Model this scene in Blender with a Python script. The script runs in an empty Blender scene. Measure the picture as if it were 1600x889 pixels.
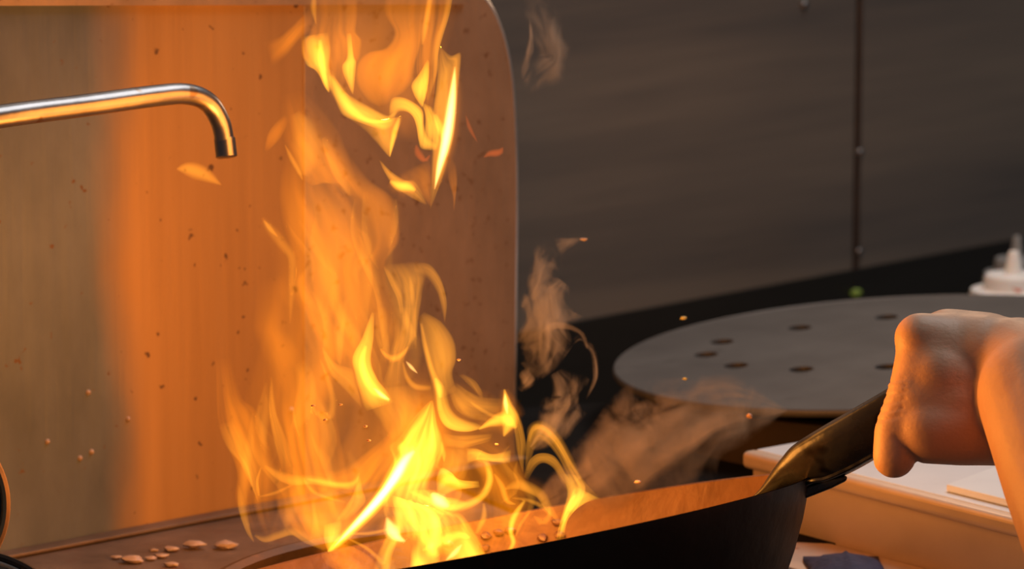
import bpy, bmesh, math, random
from mathutils import Vector, noise
from mathutils.bvhtree import BVHTree

# ------------------------------------------------------------------ camera
F_PX = 6400.0
PITCH = math.radians(10.0)
SP, CP = math.sin(PITCH), math.cos(PITCH)
CAM = Vector((0.0, -2.0 * CP, 0.502))
FWD = Vector((0, CP, -SP)); UP = Vector((0, SP, CP)); RIGHT = Vector((1, 0, 0))
scene = bpy.context.scene
COL = scene.collection
cd = bpy.data.cameras.new('camera'); cam = bpy.data.objects.new('camera', cd); COL.objects.link(cam)
cam.location = CAM; cam.rotation_euler = (math.radians(80), 0, 0)
cd.sensor_width = 36; cd.lens = 36 * F_PX / 1600; cd.clip_start = 0.05; cd.clip_end = 50
cd.dof.use_dof = True; cd.dof.focus_distance = 1.97; cd.dof.aperture_fstop = 13
scene.camera = cam
# ------------------------------------------------------------------ world, lights, exposure
w = bpy.data.worlds.new('world'); scene.world = w; w.use_nodes = True
bgn = w.node_tree.nodes['Background']
bgn.inputs[0].default_value = (0.86, 0.92, 1.0, 1); bgn.inputs[1].default_value = 0.055
def lamp(name, kind, loc, energy, color, size=0.05, target=None, sy=None):
    l = bpy.data.lights.new(name, kind); o = bpy.data.objects.new(name, l); COL.objects.link(o)
    o.location = loc; l.energy = energy; l.color = color
    if kind == 'AREA':
        l.shape = 'RECTANGLE'; l.size = size; l.size_y = sy or size
        o.rotation_euler = (Vector(target) - Vector(loc)).to_track_quat('-Z', 'Y').to_euler()
    else:
        l.shadow_soft_size = size
    return o
lamp('hood_light', 'AREA', (0.62, 0.42, 1.35), 10.5, (0.90, 0.95, 1.0), 1.3, (0.25, 0.32, 0.0), 0.6)
lamp('warm_fill', 'POINT', (0.27, 0.65, 0.37), 1.6, (1.0, 0.62, 0.38), 0.04)  # added unseen fill that warms the bottle and wall
scene.view_settings.view_transform = 'Standard'; scene.view_settings.look = 'None'
scene.view_settings.exposure = 0.0; scene.view_settings.gamma = 1.0
scene.view_settings.use_curve_mapping = False
scene.cycles.use_denoising = True
scene.cycles.transparent_max_bounces = 160
scene.cycles.max_bounces = 8
scene.cycles.sample_clamp_indirect = 6.0

def P(px, py, d):
    return CAM + RIGHT * ((px - 800) * d / F_PX) + UP * ((444.5 - py) * d / F_PX) + FWD * d
def on_z(px, py, z):
    k = (444.5 - py) / F_PX
    return P(px, py, (CAM.z - z) / (SP - k * CP))
def on_plane(px, py, p0, n):
    r = RIGHT * ((px - 800) / F_PX) + UP * ((444.5 - py) / F_PX) + FWD
    return CAM + r * ((p0 - CAM).dot(n) / r.dot(n))

FIRE = (1.0, 0.36, 0.055)
# the fire's own light: one soft lamp in the heart of each burst
for nm, a, e, s in (('fire_light', (770, 680, 1.955), 2.7, 0.06), ('fire_light', (630, 620, 2.03), 0.60, 0.06),
                    ('fire_light', (550, 420, 2.05), 0.38, 0.06), ('fire_light', (630, 150, 2.05), 0.75, 0.06),
                    ('fire_light', (470, 760, 2.03), 0.15, 0.05)):
    lamp(nm, 'POINT', P(*a), e, FIRE, s)

# ------------------------------------------------------------------ materials
def mat(name):
    m = bpy.data.materials.new(name); m.use_nodes = True
    nt = m.node_tree; nt.nodes.clear()
    out = nt.nodes.new('ShaderNodeOutputMaterial')
    return m, nt, out
def nd(nt, t, **kw):
    n = nt.nodes.new(t)
    for k, v in kw.items():
        if k.startswith('i_'):
            key = k[2:].replace('_', ' ')
            n.inputs[key].default_value = v
        else:
            setattr(n, k, v)
    return n
def surf(name, c1, c2=None, rough=0.5, metal=0.0, scale=20, stretch=(1, 1, 1), bump=0.0, bscale=60, bstretch=None,
         spots=None, spot_scale=60, spot_lo=0.62, spot_w=0.05, rvar=0.0, spec=0.5, sss=0.0, coat=0.0, detail=5, lo=0.3, hi=0.7, rot=(0,0,0)):
    m, nt, out = mat(name)
    b = nd(nt, 'ShaderNodeBsdfPrincipled'); nt.links.new(b.outputs[0], out.inputs[0])
    b.inputs['Roughness'].default_value = rough; b.inputs['Metallic'].default_value = metal
    b.inputs['Specular IOR Level'].default_value = spec
    if coat: b.inputs['Coat Weight'].default_value = coat; b.inputs['Coat Roughness'].default_value = 0.15
    if sss:
        b.inputs['Subsurface Weight'].default_value = sss
        b.inputs['Subsurface Radius'].default_value = (0.012, 0.004, 0.002)
        b.inputs['Subsurface Scale'].default_value = 1.0
    tc = nd(nt, 'ShaderNodeTexCoord')
    mp = nd(nt, 'ShaderNodeMapping'); mp.inputs['Scale'].default_value = stretch; mp.inputs['Rotation'].default_value = rot
    nt.links.new(tc.outputs['Object'], mp.inputs[0])
    n1 = nd(nt, 'ShaderNodeTexNoise', i_Scale=scale, i_Detail=detail, i_Roughness=0.6)
    nt.links.new(mp.outputs[0], n1.inputs['Vector'])
    cr = nd(nt, 'ShaderNodeValToRGB')
    cr.color_ramp.elements[0].position = lo; cr.color_ramp.elements[1].position = hi
    cr.color_ramp.elements[0].color = (*c1, 1); cr.color_ramp.elements[1].color = (*(c2 or c1), 1)
    nt.links.new(n1.outputs[0], cr.inputs[0]); col = cr.outputs[0]
    if spots:
        n2 = nd(nt, 'ShaderNodeTexNoise', i_Scale=spot_scale, i_Detail=2.0)
        nt.links.new(tc.outputs['Object'], n2.inputs['Vector'])
        r2 = nd(nt, 'ShaderNodeValToRGB')
        r2.color_ramp.elements[0].position = spot_lo; r2.color_ramp.elements[1].position = spot_lo + spot_w
        r2.color_ramp.elements[0].color = (0, 0, 0, 1); r2.color_ramp.elements[1].color = (1, 1, 1, 1)
        nt.links.new(n2.outputs[0], r2.inputs[0])
        mx = nd(nt, 'ShaderNodeMix', data_type='RGBA'); mx.inputs['B'].default_value = (*spots, 1)
        nt.links.new(r2.outputs[0], mx.inputs['Factor']); nt.links.new(col, mx.inputs['A']); col = mx.outputs['Result']
    nt.links.new(col, b.inputs['Base Color'])
    if rvar:
        mr = nd(nt, 'ShaderNodeMapRange'); mr.inputs['To Min'].default_value = max(0.03, rough - rvar); mr.inputs['To Max'].default_value = rough + rvar
        nt.links.new(n1.outputs[0], mr.inputs[0]); nt.links.new(mr.outputs[0], b.inputs['Roughness'])
    if bump:
        mb = nd(nt, 'ShaderNodeMapping'); mb.inputs['Scale'].default_value = bstretch or stretch; mb.inputs['Rotation'].default_value = rot
        nt.links.new(tc.outputs['Object'], mb.inputs[0])
        n3 = nd(nt, 'ShaderNodeTexNoise', i_Scale=bscale, i_Detail=4.0)
        nt.links.new(mb.outputs[0], n3.inputs['Vector'])
        bp = nd(nt, 'ShaderNodeBump', i_Strength=bump, i_Distance=0.002)
        nt.links.new(n3.outputs[0], bp.inputs['Height']); nt.links.new(bp.outputs[0], b.inputs['Normal'])
    return m
def fire_mat(name, color, strength):
    m, nt, out = mat(name)
    e = nd(nt, 'ShaderNodeEmission'); e.inputs[0].default_value = (*color, 1); e.inputs[1].default_value = strength
    nt.links.new(e.outputs[0], out.inputs['Volume'])
    return m
def smoke_mat(name, color, density, scale, lo, hi, stretch=(1, 1, 1)):
    m, nt, out = mat(name)
    v = nd(nt, 'ShaderNodeVolumePrincipled'); v.inputs['Color'].default_value = (*color, 1); v.inputs['Anisotropy'].default_value = 0.2
    tc = nd(nt, 'ShaderNodeTexCoord'); mp = nd(nt, 'ShaderNodeMapping'); mp.inputs['Scale'].default_value = stretch
    nt.links.new(tc.outputs['Object'], mp.inputs[0])
    n = nd(nt, 'ShaderNodeTexNoise', i_Scale=scale, i_Detail=4.0, i_Roughness=0.6, i_Distortion=1.2)
    nt.links.new(mp.outputs[0], n.inputs['Vector'])
    r = nd(nt, 'ShaderNodeMapRange'); r.inputs['From Min'].default_value = lo; r.inputs['From Max'].default_value = hi
    r.inputs['To Max'].default_value = density
    nt.links.new(n.outputs[0], r.inputs[0]); nt.links.new(r.outputs[0], v.inputs['Density'])
    nt.links.new(v.outputs[0], out.inputs['Volume'])
    return m
M = {}
def fire_glow_steel(name):
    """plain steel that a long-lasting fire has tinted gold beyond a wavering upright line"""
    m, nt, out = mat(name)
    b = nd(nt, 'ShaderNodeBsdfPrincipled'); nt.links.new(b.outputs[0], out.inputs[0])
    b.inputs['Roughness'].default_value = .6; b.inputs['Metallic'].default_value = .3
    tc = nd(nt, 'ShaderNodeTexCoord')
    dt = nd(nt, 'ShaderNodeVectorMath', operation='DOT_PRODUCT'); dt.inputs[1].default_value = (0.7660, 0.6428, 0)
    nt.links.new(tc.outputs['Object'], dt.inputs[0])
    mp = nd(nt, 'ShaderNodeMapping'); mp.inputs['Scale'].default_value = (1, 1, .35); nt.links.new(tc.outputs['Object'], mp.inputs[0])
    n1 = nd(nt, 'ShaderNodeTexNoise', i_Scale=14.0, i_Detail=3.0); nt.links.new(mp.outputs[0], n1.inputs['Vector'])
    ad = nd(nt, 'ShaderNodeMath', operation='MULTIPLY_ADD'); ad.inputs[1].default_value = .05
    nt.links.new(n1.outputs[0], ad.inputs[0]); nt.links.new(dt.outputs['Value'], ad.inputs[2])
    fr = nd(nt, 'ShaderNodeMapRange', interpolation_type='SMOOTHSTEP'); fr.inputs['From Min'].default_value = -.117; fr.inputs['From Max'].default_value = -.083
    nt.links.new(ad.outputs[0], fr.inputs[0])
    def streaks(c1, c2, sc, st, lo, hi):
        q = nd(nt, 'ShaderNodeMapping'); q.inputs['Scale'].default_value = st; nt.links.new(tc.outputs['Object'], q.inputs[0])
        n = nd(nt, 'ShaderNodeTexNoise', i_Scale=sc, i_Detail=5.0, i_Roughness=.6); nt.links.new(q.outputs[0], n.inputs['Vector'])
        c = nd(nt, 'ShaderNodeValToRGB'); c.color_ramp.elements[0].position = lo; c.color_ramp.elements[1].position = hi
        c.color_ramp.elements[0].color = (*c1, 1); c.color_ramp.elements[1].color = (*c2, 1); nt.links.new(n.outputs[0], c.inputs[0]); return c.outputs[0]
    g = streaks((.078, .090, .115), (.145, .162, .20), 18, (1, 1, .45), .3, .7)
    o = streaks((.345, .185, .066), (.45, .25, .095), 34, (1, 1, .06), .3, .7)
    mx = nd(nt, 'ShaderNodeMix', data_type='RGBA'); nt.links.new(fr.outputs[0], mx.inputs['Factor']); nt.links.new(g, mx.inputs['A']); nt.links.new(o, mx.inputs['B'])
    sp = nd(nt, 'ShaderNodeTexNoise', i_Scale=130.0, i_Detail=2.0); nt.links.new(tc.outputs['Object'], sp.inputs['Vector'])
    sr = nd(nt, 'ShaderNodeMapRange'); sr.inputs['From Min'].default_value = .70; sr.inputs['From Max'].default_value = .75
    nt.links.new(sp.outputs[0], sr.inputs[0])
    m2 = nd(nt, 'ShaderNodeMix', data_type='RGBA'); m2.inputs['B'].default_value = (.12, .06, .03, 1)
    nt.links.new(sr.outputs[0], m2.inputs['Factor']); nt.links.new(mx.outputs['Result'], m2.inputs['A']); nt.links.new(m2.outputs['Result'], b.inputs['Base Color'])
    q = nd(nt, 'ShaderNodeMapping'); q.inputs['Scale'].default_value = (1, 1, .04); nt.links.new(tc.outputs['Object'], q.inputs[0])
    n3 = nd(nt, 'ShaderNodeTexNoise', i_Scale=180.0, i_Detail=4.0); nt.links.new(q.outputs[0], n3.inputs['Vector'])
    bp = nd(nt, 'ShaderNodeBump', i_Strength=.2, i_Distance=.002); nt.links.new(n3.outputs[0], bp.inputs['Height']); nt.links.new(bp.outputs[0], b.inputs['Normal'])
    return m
M['steel_glow'] = fire_glow_steel('fire glow steel')
M['steel_brown'] = surf('brown glow steel', (0.30, 0.20, 0.13), (0.40, 0.265, 0.175), 0.5, 0.4, 40, (1, 1, .5), .2, 220, (1, 1, .2), (.20, .10, .05), 150, .62, .14, .06)  # brown painted in for the dimmer fire reflection on the panel
M['steel_edge'] = surf('polished steel edge', (0.6, 0.56, 0.52), (0.75, 0.70, 0.66), 0.28, 0.9, 60)
M['wall'] = surf('dark brushed wall steel', (0.17, 0.145, 0.13), (0.43, 0.32, 0.235), 0.36, 0.6, 5, (.10, .10, 1.5), .12, 150, (.05, .05, 1), None, 60, .6, .05, .08, lo=.35, hi=.65)
M['wall_low'] = surf('shade dark steel', (0.05, 0.043, 0.036), (0.075, 0.062, 0.05), 0.5, 0.85, 9, (.2, .2, 1.2), .1, 120)
M['seam'] = surf('dark seam steel', (0.10, 0.075, 0.065), (0.15, 0.11, 0.09), 0.4, 0.8, 30)
M['chrome'] = surf('worn chrome', (0.26, 0.235, 0.225), (0.36, 0.325, 0.31), 0.30, 1.0, 45, (1, 1, 1), .1, 90, None, (.25, .17, .12), 70, .66, .06, .05)
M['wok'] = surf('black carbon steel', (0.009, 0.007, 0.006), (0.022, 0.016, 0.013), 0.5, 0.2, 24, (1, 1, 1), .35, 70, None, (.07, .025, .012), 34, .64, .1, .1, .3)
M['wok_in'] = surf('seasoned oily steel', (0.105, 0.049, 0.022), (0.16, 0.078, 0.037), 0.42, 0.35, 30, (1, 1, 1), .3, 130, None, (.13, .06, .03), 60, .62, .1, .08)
M['handle'] = surf('smoked dark steel', (0.022, 0.022, 0.022), (0.055, 0.054, 0.054), 0.27, 0.45, 40, (1, 1, 1), .3, 60, None, (.012, .01, .009), 55, .6, .08, .12)
M['iron'] = surf('greasy cast iron', (0.018, 0.010, 0.006), (0.06, 0.029, 0.013), 0.6, 0.1, 30, (1, 1, 1), .5, 60, None, (.1, .045, .018), 60, .6, .1, .1)
M['disc'] = surf('dull grey iron plate', (0.10, 0.092, 0.085), (0.135, 0.125, 0.115), 0.55, 0.3, 14, (1, 1, 1), .15, 80, None, (.09, .082, .075), 45, .66, .15, .08)
M['stand'] = surf('sooty dark iron', (0.03, 0.02, 0.015), (0.06, 0.038, 0.026), 0.7, 0.2, 25)
M['matte'] = surf('black soot', (0.006, 0.005, 0.005), (0.01, 0.009, 0.008), 0.9, 0, 25, spec=.1)
M['deck'] = surf('greasy brown steel', (0.10, 0.066, 0.048), (0.17, 0.115, 0.085), 0.55, 0.25, 35, (1, 1, 1), .4, 70, None, (.13, .07, .05), 50, .6, .1, .1)
M['counter'] = surf('pale satin steel', (0.70, 0.70, 0.71), (0.80, 0.80, 0.81), 0.42, 0.05, 16, (1, 1, 1), .1, 90)
M['rail'] = surf('fire-lit satin steel', (0.62, 0.46, 0.34), (0.74, 0.56, 0.42), 0.45, 0.4, 14, (1, 1, 1), .1, 90, None, (.42, .2, .1), 42, .70, .04, .06)  # firelight on the counter side is put into this warm colour
M['board'] = surf('white plastic', (0.80, 0.80, 0.79), (0.88, 0.88, 0.86), 0.5, 0, 20)
M['bottle'] = surf('white soft plastic', (0.90, 0.82, 0.76), (0.95, 0.88, 0.82), 0.45, 0, 30, sss=.2, spots=(.75, .25, .16), spot_scale=70, spot_lo=.68, spot_w=.04)
M['bottle_grey'] = surf('grey plastic', (0.25, 0.24, 0.22), (0.33, 0.31, 0.29), 0.4, 0, 30)
M['navy'] = surf('navy blue cloth', (0.02, 0.02, 0.05), (0.045, 0.04, 0.09), 0.8, 0, 60, bump=.4, bscale=200)
M['blue_steel'] = surf('blue grey steel', (0.20, 0.24, 0.27), (0.32, 0.36, 0.40), 0.3, 0.85, 20)
M['rim'] = surf('warm bronze rim', (0.42, 0.24, 0.12), (0.55, 0.33, 0.17), 0.3, 0.7, 30)  # orange stands for firelight on the ladle's steel rim
M['dark_rim'] = surf('black rim', (0.02, 0.02, 0.022), (0.05, 0.045, 0.045), 0.3, 0.6, 30)
M['scrap'] = surf('cooked scrap', (0.26, 0.17, 0.125), (0.42, 0.31, 0.25), 0.5, 0, 90, sss=.1)
M['food'] = surf('fried food', (0.12, 0.06, 0.035), (0.26, 0.15, 0.095), 0.4, 0, 120, sss=.1)
M['fleck_y'] = surf('yellow fleck', (0.38, 0.33, 0.10), (0.50, 0.44, 0.17), 0.5, 0, 90)
M['fleck_g'] = surf('green fleck', (0.20, 0.32, 0.04), (0.30, 0.42, 0.07), 0.5, 0, 90)
M['fleck_o'] = surf('orange fleck', (0.45, 0.22, 0.12), (0.5, 0.28, 0.17), 0.5, 0, 90)
M['skin'] = surf('tanned skin', (0.63, 0.345, 0.205), (0.71, 0.41, 0.255), 0.5, 0, 26, (1, 1, 1), .12, 420, (1, 1, 1.4), (.55, .29, .18), 40, .6, .18, .05, .35, sss=.05)
M['nail'] = surf('pale nail', (0.85, 0.62, 0.52), (0.9, 0.68, 0.58), 0.3, 0, 30)
M['veil'] = fire_mat('faint orange flame', (1.0, 0.25, 0.005), 25)
M['bright'] = fire_mat('bright yellow flame', (1.0, 0.42, 0.028), 120)
M['flame'] = fire_mat('yellow orange flame', (1.0, 0.345, 0.022), 120)
M['core'] = fire_mat('white hot flame', (1.0, 0.50, 0.13), 600)
M['ember'] = fire_mat('red flame', (1.0, 0.14, 0.012), 120)

# ------------------------------------------------------------------ object helpers
ORG = {}
def tag(o, label=None, cat=None, group=None, kind=None):
    if label: o['label'] = label
    if cat: o['category'] = cat
    if group: o['group'] = group
    if kind: o['kind'] = kind
    return o
def thing(name, loc, label=None, cat=None, group=None, kind=None):
    o = bpy.data.objects.new(name, None); COL.objects.link(o); o.location = loc; o.empty_display_size = 0.02
    ORG[o] = Vector(loc); return tag(o, label, cat, group, kind)
def mesh_obj(name, verts, faces, m, parent=None, loc=None, smooth=True):
    base = ORG[parent] if parent else Vector((0, 0, 0))
    org = Vector(loc) if loc is not None else (base.copy() if parent else Vector((0, 0, 0)))
    me = bpy.data.meshes.new(name); me.from_pydata([tuple(Vector(v) - org) for v in verts], [], faces); me.validate()
    bm = bmesh.new(); bm.from_mesh(me); bmesh.ops.recalc_face_normals(bm, faces=bm.faces); bm.to_mesh(me); bm.free()
    if smooth:
        for p in me.polygons: p.use_smooth = True
        try: me.set_sharp_from_angle(angle=math.radians(40))
        except Exception: pass
    me.materials.append(m)
    o = bpy.data.objects.new(name, me); COL.objects.link(o)
    if parent: o.parent = parent; o.location = org - base
    else: o.location = org
    ORG[o] = org
    return o
def bevel(o, wdt, seg=2):
    b = o.modifiers.new('bevel', 'BEVEL'); b.width = wdt; b.segments = seg; b.limit_method = 'ANGLE'; return o
def catmull(pts, n):
    pts = [Vector(p) for p in pts]; k = len(pts); out = []
    for i in range(n):
        t = i / (n - 1) * (k - 1); j = min(int(t), k - 2); f = t - j
        p0 = pts[max(j - 1, 0)]; p1 = pts[j]; p2 = pts[j + 1]; p3 = pts[min(j + 2, k - 1)]
        out.append(0.5 * ((2 * p1) + (p2 - p0) * f + (2 * p0 - 5 * p1 + 4 * p2 - p3) * f * f + (3 * p1 - p0 - 3 * p2 + p3) * f ** 3))
    return out
def vlist(seq):
    return [Vector(s) if not isinstance(s, Vector) else s for s in seq]
class V4(tuple): pass
def cat4(rows, n):
    """catmull through rows of any length, returns lists"""
    k = len(rows); out = []
    for i in range(n):
        t = i / (n - 1) * (k - 1); j = min(int(t), k - 2); f = t - j
        a, b, c, e = rows[max(j - 1, 0)], rows[j], rows[j + 1], rows[min(j + 2, k - 1)]
        out.append([0.5 * (2 * q + (r - p) * f + (2 * p - 5 * q + 4 * r - s) * f * f + (3 * q - p - 3 * r + s) * f ** 3) for p, q, r, s in zip(a, b, c, e)])
    return out
def tube(pts, rad, seg=12, cap=True):
    pts = vlist(pts); n = len(pts)
    if not hasattr(rad, '__len__'): rad = [rad] * n
    vs, fs = [], []; up = None
    for i in range(n):
        t = (pts[min(i + 1, n - 1)] - pts[max(i - 1, 0)]).normalized()
        if up is None: up = t.orthogonal().normalized()
        up = (up - t * up.dot(t)).normalized(); b = t.cross(up)
        for k in range(seg):
            a = 2 * math.pi * k / seg
            vs.append(pts[i] + (up * math.cos(a) + b * math.sin(a)) * rad[i])
    for i in range(n - 1):
        for k in range(seg):
            fs.append((i * seg + k, i * seg + (k + 1) % seg, (i + 1) * seg + (k + 1) % seg, (i + 1) * seg + k))
    if cap: fs.append(tuple(range(seg))); fs.append(tuple(range((n - 1) * seg, n * seg)))
    return vs, fs
def lathe(prof, c, ax=(0, 0, 1), e1=(1, 0, 0), seg=48, closed=False):
    c = Vector(c); ax = Vector(ax).normalized(); e1 = Vector(e1); e1 = (e1 - ax * e1.dot(ax)).normalized(); e2 = ax.cross(e1)
    vs, fs = [], []; n = len(prof)
    for r, h in prof:
        for k in range(seg):
            a = 2 * math.pi * k / seg
            vs.append(c + (e1 * math.cos(a) + e2 * math.sin(a)) * max(r, 1e-5) + ax * h)
    for i in range(n if closed else n - 1):
        j = (i + 1) % n
        for k in range(seg):
            fs.append((i * seg + k, i * seg + (k + 1) % seg, j * seg + (k + 1) % seg, j * seg + k))
    return vs, fs
def prism(outline, vec):
    a = vlist(outline); n = len(a); v = Vector(vec)
    vs = a + [p + v for p in a]
    fs = [tuple(range(n)), tuple(range(2 * n - 1, n - 1, -1))] + [(i, (i + 1) % n, n + (i + 1) % n, n + i) for i in range(n)]
    return vs, fs
def obox(c, ex, ey, ez):
    c, ex, ey, ez = map(Vector, (c, ex, ey, ez)); vs = []
    for sx in (-1, 1):
        for sy in (-1, 1):
            for sz in (-1, 1): vs.append(c + ex * sx + ey * sy + ez * sz)
    return vs, [(0, 1, 3, 2), (4, 6, 7, 5), (0, 4, 5, 1), (2, 3, 7, 6), (0, 2, 6, 4), (1, 5, 7, 3)]
def holed_plate(outer, holes, vec):
    """flat plate with real holes: triangulated between loops, then given thickness"""
    bm = bmesh.new(); loops = []
    for lp in [outer] + holes:
        vv = [bm.verts.new(p) for p in lp]; loops.append(vv)
        for i in range(len(vv)): bm.edges.new((vv[i], vv[(i + 1) % len(vv)]))
    bmesh.ops.triangle_fill(bm, use_beauty=True, use_dissolve=False, edges=bm.edges[:])
    r = bmesh.ops.extrude_face_region(bm, geom=bm.faces[:])
    nv = [g for g in r['geom'] if isinstance(g, bmesh.types.BMVert)]
    bmesh.ops.translate(bm, verts=nv, vec=Vector(vec))
    bm.verts.index_update()
    vs = [v.co.copy() for v in bm.verts]; fs = [tuple(v.index for v in f.verts) for f in bm.faces]
    bm.free(); return vs, fs

ZD = -0.02     # top of the range deck
# ================================================================== wall behind
A45 = math.radians(45)
W0 = P(900, 500, 2.865); WD = Vector((math.cos(A45), math.sin(A45), 0)); WN = Vector((math.sin(A45), -math.cos(A45), 0))
W0 = Vector((W0.x, W0.y, 0))
def wallpt(px, py): return on_plane(px, py, W0, WN)
wall = thing('wall_back', W0, 'dark brushed stainless wall behind the range', None, None, 'structure')
sx = (wallpt(1340, 300) - W0).dot(WD)
for a, b in ((-0.9, sx - .0035), (sx + .0035, 1.4)):
    c = W0 + WD * (a + b) / 2 - WN * .004
    bevel(mesh_obj('steel_panel', *obox(c + Vector((0, 0, .45)), WD * (b - a) / 2, WN * .004, Vector((0, 0, .85))), M['wall'], wall, smooth=False), .0015)
mesh_obj('seam_strip', *tube([W0 + WD * sx + Vector((0, 0, z)) for z in (-.4, 0, .4, 1.3)], .0022, 8), M['seam'], wall)
mesh_obj('seam_backing', *obox(W0 + WD * sx - WN * .006 + Vector((0, 0, .45)), WD * .012, WN * .002, Vector((0, 0, .85))), M['seam'], wall, smooth=False)
for px, py in ((1342, 238), (1341, 393), (1256, 8)):
    mesh_obj('rivet', *lathe([(.0001, .003), (.0025, .0026), (.0035, .0012), (.0037, 0)], wallpt(px, py), WN, WD, 10), M['chrome'], wall)
p_a, p_b = wallpt(420, 590), wallpt(1850, 324)
lw = [p_a, p_b, Vector((p_b.x, p_b.y, -.4)), Vector((p_a.x, p_a.y, -.4))]
bevel(mesh_obj('shade_strip', *prism([p + WN * .0005 for p in lw], WN * .002), M['wall_low'], wall, smooth=False), .0008)  # dark strip added for the dark reflection low on the wall

# ================================================================== range deck with its burner well
WC = P(790, 921, 2.03); WC.z = ZD
def ang_pts(r, n=64, z=ZD): return [Vector((WC.x + r * math.cos(2 * math.pi * k / n), WC.y + r * math.sin(2 * math.pi * k / n), z)) for k in range(n)]
deck = thing('wok_range', (WC.x, WC.y, ZD), 'greasy brown steel wok range deck under the burner ring', 'range')
mesh_obj('deck_plate', *holed_plate([Vector((-.62, -.42, ZD)), Vector((.75, -.42, ZD)), Vector((.75, .50, ZD)), Vector((.36, .66, ZD)), Vector((-.1, .5, ZD)), Vector((-.62, .06, ZD))], [ang_pts(.150)], (0, 0, -.006)), M['deck'], deck, smooth=False)
mesh_obj('burner_well', *lathe([(.151, -.007), (.150, -.06), (.10, -.13), (.0, -.14), (.0, -.143), (.103, -.134), (.153, -.062), (.153, -.007)], (WC.x, WC.y, ZD), seg=56), M['stand'], deck)
bevel(mesh_obj('dark_plate', *prism([Vector((x, y, ZD + .0002)) for x, y in ((.03, .20), (.20, .17), (.22, .36), (.352, .653), (.02, .5385), (-.092, .4995), (-.05, .35))], (0, 0, .0025)), M['matte'], deck, smooth=False), .0008)  # black plate added over the rear deck to darken it
ring = thing('burner_ring', (WC.x, WC.y, ZD), 'greasy dark cast iron burner ring under the black wok', 'burner ring')
mesh_obj('collar', *lathe([(.149, .0005), (.1585, .0005), (.1575, .012), (.154, .0185), (.150, .0195), (.1465, .017), (.1485, .006)], (WC.x, WC.y, ZD), seg=72, closed=True), M['iron'], ring)
for k in range(6):
    a = k * math.pi / 3 + .35; c = Vector((WC.x + .1475 * math.cos(a), WC.y + .1475 * math.sin(a), ZD + .006))
    r = Vector((math.cos(a), math.sin(a), 0))
    bevel(mesh_obj('pot_lug', *obox(c - Vector((0, 0, .012)), r * .003, r.cross(Vector((0, 0, 1))) * .006, Vector((0, 0, .012))), M['iron'], ring, smooth=False), .001)

# ================================================================== splash panel on the left
b0, b1 = on_z(137, 843, ZD), on_z(370, 799, ZD)
SD = (b1 - b0).normalized(); SN = SD.cross(Vector((0, 0, 1))).normalized()
def spt(px, py, off=0.0): return on_plane(px, py, b0, SN) + SN * off
sp0 = spt(475, 780); sp0.z = ZD
splash = thing('splash_panel', sp0, 'tall fire-glow-coloured steel splash panel with a rounded top corner behind the flames', 'splash panel')
def base_pt(px, off=0.0):
    p = spt(px, 600, off); p.z = ZD + .0005; return p
TH = -SN * .0018
bevel(mesh_obj('steel_sheet', *prism([spt(-260, -26), spt(475, -26), base_pt(475), base_pt(-260)], TH), M['steel_glow'], splash, smooth=False), .0005)
edge = [(700, -26), (728, -22), (750, -10), (764, 4), (778, 30), (790, 65), (799, 110), (804.5, 170), (807.5, 250), (808, 330), (807, 420), (806, 520), (805, 600)]
ep = cat4(edge, 40)
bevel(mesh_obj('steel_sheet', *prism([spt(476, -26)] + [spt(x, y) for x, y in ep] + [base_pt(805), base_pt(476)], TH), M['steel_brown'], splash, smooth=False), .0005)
tp = [spt(x, y) + TH * .5 for x, y in ep] + [base_pt(805) + TH * .5]
mesh_obj('edge_trim', *tube(tp, .0013, 8), M['steel_edge'], splash)
mesh_obj('top_hem', *prism([spt(-260, 9, .0004), spt(725, 6, .0004), spt(716, -22, .0004), spt(-260, -25, .0004)], SN * .003), M['steel_brown'], splash, smooth=False)
mesh_obj('crease_bead', *tube([spt(475, -20), base_pt(475)], .0009, 8), M['steel_brown'], splash)
gp = [base_pt(-260, .012), base_pt(805, .012), base_pt(805, .001), base_pt(-260, .001)]
bevel(mesh_obj('foot_flange', *prism([p + Vector((0, 0, .0002)) for p in gp], (0, 0, .0022)), M['deck'], splash, smooth=False), .0008)
for px, py in ((125, 716), (143, 706), (138, 613), (200, 655), (74, 690), (455, 640)):
    mesh_obj('grease_drop', *lathe([(.0001, .0016), (.0011, .0012), (.0016, .0003), (.0017, 0)], spt(px, py, -.0002), SN, SD, 10), M['scrap'], splash)

# ================================================================== faucet
fp = cat4([(-420, 232, 1.93), (-150, 206, 1.98), (0, 182, 2.02), (130, 165, 2.06), (240, 150, 2.09), (292, 147, 2.105), (325, 160, 2.115), (344, 190, 2.12), (351, 222, 2.122), (353, 236, 2.122)], 60)
fq = [P(*r) for r in fp]
fau = thing('pot_filler_faucet', P(-420, 232, 1.93), 'worn chrome swivel spout reaching in front of the splash panel', 'faucet')
mesh_obj('pipe', *tube(fq, [.0062 - .0013 * i / 59 for i in range(60)], 20), M['chrome'], fau)
t = (fq[-1] - fq[-3]).normalized()
mesh_obj('nozzle_collar', *tube([fq[-1] - t * .007, fq[-1] - t * .0065, fq[-1] + t * .003, fq[-1] + t * .0035], [.0050, .0056, .0056, .0048], 20), M['chrome'], fau)
rb = P(-420, 232, 1.93)
mesh_obj('riser', *tube([Vector((rb.x, rb.y, ZD)), Vector((rb.x, rb.y, rb.z - .01)), rb], [.011, .011, .008], 18), M['chrome'], fau)

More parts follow.
